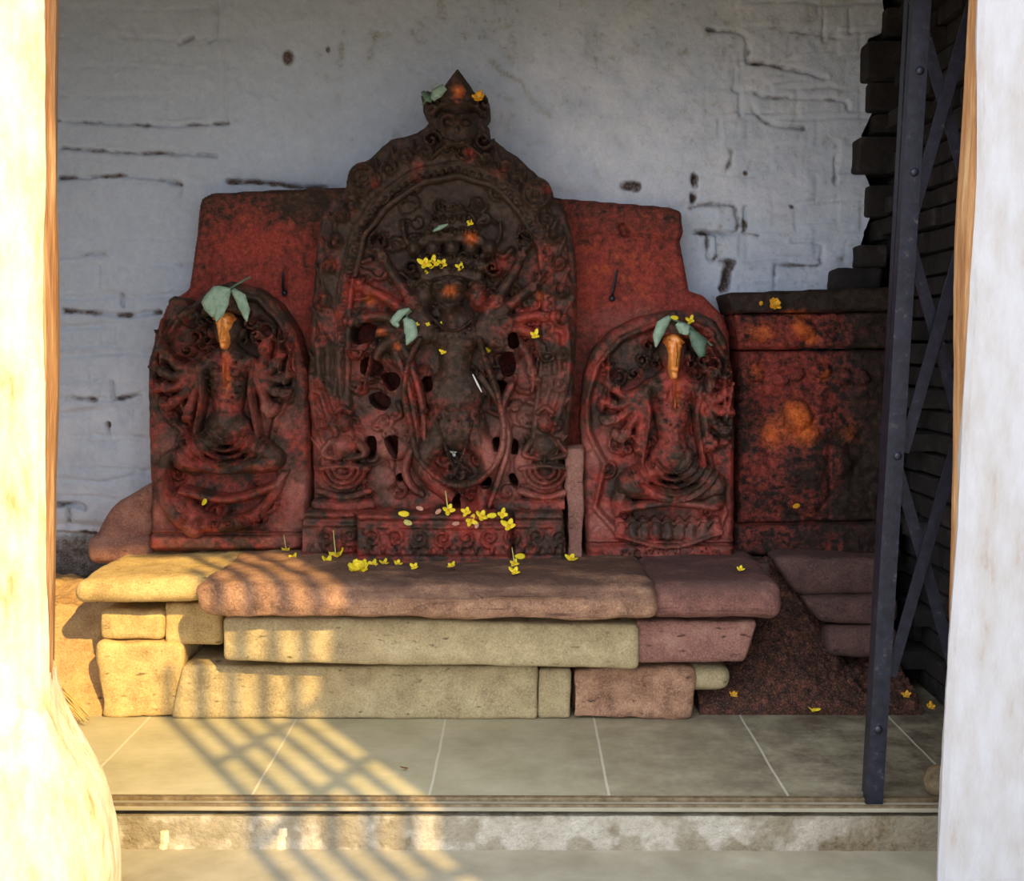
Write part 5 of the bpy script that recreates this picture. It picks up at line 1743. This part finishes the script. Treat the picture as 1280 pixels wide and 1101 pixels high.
for i, (px, py, lab) in enumerate(((525, 636, 'pale pink petal scrap left of the bent foot'), (570, 655, 'longer pale pink petal scrap under the deity feet'), (548, 640, 'small pale pink scrap beside the stemmed flower'), (596, 657, 'pale pink scrap right of the longer one'))):
    loose_petal(lab, on_ped(px, py), 10 * S, 0.5 * i, 'pinkscrap', FR, 'petal scraps on the pedestal')


def on_fig(px, py, Rs, lift=0.006, Y=Y_C):
    h = 0.0
    for R_ in Rs:
        if R_.x0 <= px <= R_.x0 + R_.nx * R_.step and R_.y0 <= py <= R_.y0 + R_.ny * R_.step:
            h = max(h, R_.look(px, py))
    return at(px, py, Y - h - lift)
CS = (PLATE, ARCH, BODY, CROWN)
GD = 'yellow flowers on the central deity'
for i, (px, py, sz, lab) in enumerate(((531, 330, 18, 'yellow flower at the left end of the cluster on the deity forehead'), (541, 329, 18, 'middle yellow flower of the cluster on the deity forehead'), (553, 330, 14, 'yellow flower at the right end of the forehead cluster'),
        (576, 334, 13, 'yellow and white flower right of the forehead cluster'), (669, 420, 15, 'yellow four-petalled flower on the deity right arms'), (588, 279, 11, 'small yellow flower high on the deity crown'),
        (611, 437, 12, 'pale yellow flower beside the deity shoulder'), (554, 440, 11, 'yellow flower on the deity chest'))):
    flower('yellow_flower', lab, on_fig(px, py, CS), sz * S, up=FR, seed=40 + i, group=GD)
loose_petal('yellow petal below the left end of the forehead cluster', on_fig(534, 340, CS), 11 * S, 1.6, up=FR, group=GD)
for i, (px, lab) in enumerate(((521, 'leftmost yellow bud on the deity necklace'), (535, 'middle yellow bud on the deity necklace'), (551, 'rightmost yellow bud on the deity necklace'))):
    flower('yellow_flower', lab, on_fig(px, 406, CS, 0.02), 7 * S, up=FR, seed=60 + i, group='yellow buds along the necklace')
flower('white_flower', 'small white flower bud below the deity belly', on_fig(567, 566, CS, 0.012), 12 * S, 'white', 3, FR, seed=70)
bm = bmesh.new()
tube(bm, [on_fig(591, 468, CS, .03), on_fig(597, 480, CS, .03), on_fig(602, 490, CS, .028)], [.002, .0035, .002], 6)
tag(bm_obj('straw_stalk', bm, M['white']), 'thin white stalk stuck beside the deity belly', 'stalk')
flower('marigold', 'orange marigold tucked beside the crest finial', on_fig(599, 122, (PLATE,), 0.07), 16 * S, 'marigold', 7, FR, seed=71, layers=2)
LS = (RL, BL, JL)
loose_petal('single yellow petal lying on the left panel swan', on_fig(256, 628, LS, 0.075, 4.12), 11 * S, 1.57, up=FR)
RS = (RRR, BR, JR)
flower('yellow_flower', 'yellow flower right of the long orange face', on_fig(863, 401, RS, 0.03, 4.10), 13 * S, up=FR, seed=73)
loose_petal('yellow petal above the long orange face', on_fig(843, 398, RS, 0.03, 4.10), 11 * S, .2, up=FR)
flower('marigold', 'orange marigold on the cornice of the daubed block', at(967, 380, Y_B - 0.06), 18 * S, 'marigold', 7, FR, seed=74, layers=2)
loose_petal('orange petal left of the marigold on the cornice', at(951, 380, Y_B - 0.058), 9 * S, 1.4, 'marigold', FR)
loose_petal('orange petal at the foot of the daubed block', at(995, 633, Y_B - 0.055), 12 * S, .6, 'marigold', FR)


def on_heap(px, py):
    d = ray(px, py)
    for k in range(600):
        p = CAM + d * ((3.6 + k * 0.0015) / d.y)
        if p.y > 3.8 and p.z < right_heap(p.x, p.y) + 0.006:
            return p
        if p.z < 0.004:
            return Vector((p.x, p.y, 0.004))
    return at(px, py, 4.0)
flower('yellow_flower', 'yellow flower at the edge of the soil heap near the gate', on_heap(1018, 887), 15 * S, seed=80)
flower('marigold', 'orange marigold scrap on the soil under the rounded stone', on_heap(917, 869), 11 * S, 'marigold', 5, seed=81)
flower('marigold', 'orange marigold scrap on the soil behind the gate lattice', on_heap(1133, 869), 12 * S, 'marigold', 5, seed=82)
flower('marigold', 'orange marigold scrap on the soil beside the right pillar', on_heap(1163, 884), 13 * S, 'marigold', 5, seed=83)
loose_petal('small brown dry leaf on the middle floor tile', on_z(505, 962, 0.003), 9 * S, .5, 'leaf_dry', Vector((0, 0, 1)), None, 'dry_leaf', 'leaf')
loose_petal('small brown dry leaf on the sunlit left floor tile', on_z(131, 987, 0.003), 10 * S, .2, 'leaf_dry', Vector((0, 0, 1)), None, 'dry_leaf', 'leaf')


def leaf_blade(name, pts, widths, mat, parent, bulge=0.006):
    """leaf along a 3D midrib with given half widths; folded a little along the rib"""
    P = [Vector(p) for p in pts]
    bm = bmesh.new()
    rows = []
    Q = []
    Wd = []
    n = 12
    for i in range(n + 1):
        t = i / n * (len(P) - 1)
        k = min(int(t), len(P) - 2)
        Q.append(P[k].lerp(P[k + 1], t - k))
        Wd.append(np.interp(t, range(len(widths)), widths))
    for i, q in enumerate(Q):
        tg = (Q[min(i + 1, n)] - Q[max(i - 1, 0)]).normalized()
        s = tg.cross(Vector((0, -1, 0))).normalized()
        rows.append([bm.verts.new(q + s * Wd[i] * u + Vector((0, bulge * abs(u) * (1 + 0.5 * math.sin(i * 1.7)), 0))) for u in (-1, -.5, 0, .5, 1)])
    for r0, r1 in zip(rows[:-1], rows[1:]):
        for k in range(4):
            bm.faces.new((r0[k], r0[k + 1], r1[k + 1], r1[k]))
    return solid(bm_obj(name, bm, mat, parent, sharp=180), 0.0015)


def sprig(label, twig, leaves, Y, name='leaf_sprig', group=None):
    T = thing(name, label, 'leaves', at(*twig[0], Y))
    bm = bmesh.new()
    tube(bm, [at(x, y, Y) for x, y in twig], 0.0035, 6)
    bm_obj('twig', bm, M['leaf_dark'], T)
    for pts, w, mt in leaves:
        leaf_blade('leaf', [at(x, y, Y - 0.012 - 0.006 * i) for i, (x, y) in enumerate(pts)], [q * 0.0027 for q in w], M[mt], T)
    return T
YL = 4.12 - 0.125
sprig('green leaf sprig draped over the head of the left panel deity', [(286, 362), (298, 354), (313, 346)],
      [([(288, 362), (272, 366), (262, 380), (266, 396)], [2, 10, 11, 2], 'leaf'), ([(286, 364), (278, 376), (272, 392), (270, 402)], [2, 8, 7, 1], 'leaf'), ([(290, 362), (300, 372), (306, 388), (308, 402)], [3, 7, 6, 1], 'leaf')], YL)
sprig('curled pale green leaf pair at the deity left hands', [(514, 388), (508, 394), (512, 400)],
      [([(512, 386), (500, 392), (492, 402), (498, 408)], [2, 5, 5, 2], 'leaf'), ([(505, 398), (512, 406), (514, 418), (508, 431)], [3, 8, 8, 1], 'leaf')], 4.0)
sprig('green leaf sprig on the head of the right panel deity', [(838, 398), (860, 406), (890, 432)],
      [([(838, 396), (828, 406), (822, 420), (820, 434)], [3, 7, 6, 1], 'leaf'), ([(846, 404), (856, 412), (860, 418)], [3, 8, 2], 'leaf'), ([(862, 412), (874, 428), (878, 446)], [3, 10, 4], 'leaf_dark')], 4.10 - 0.11)
sprig('green leaf tucked behind the crest finial', [(528, 132), (536, 120), (548, 112)],
      [([(556, 108), (546, 116), (540, 124)], [4, 7, 3], 'leaf'), ([(528, 114), (534, 122), (540, 126)], [2, 5, 2], 'leaf_dark')], 4.02)
sprig('thin grey-green leaf lying across the deity crown', [(558, 282), (548, 286)], [([(560, 280), (550, 284), (541, 289)], [1, 3, 1], 'leaf')], 3.985)
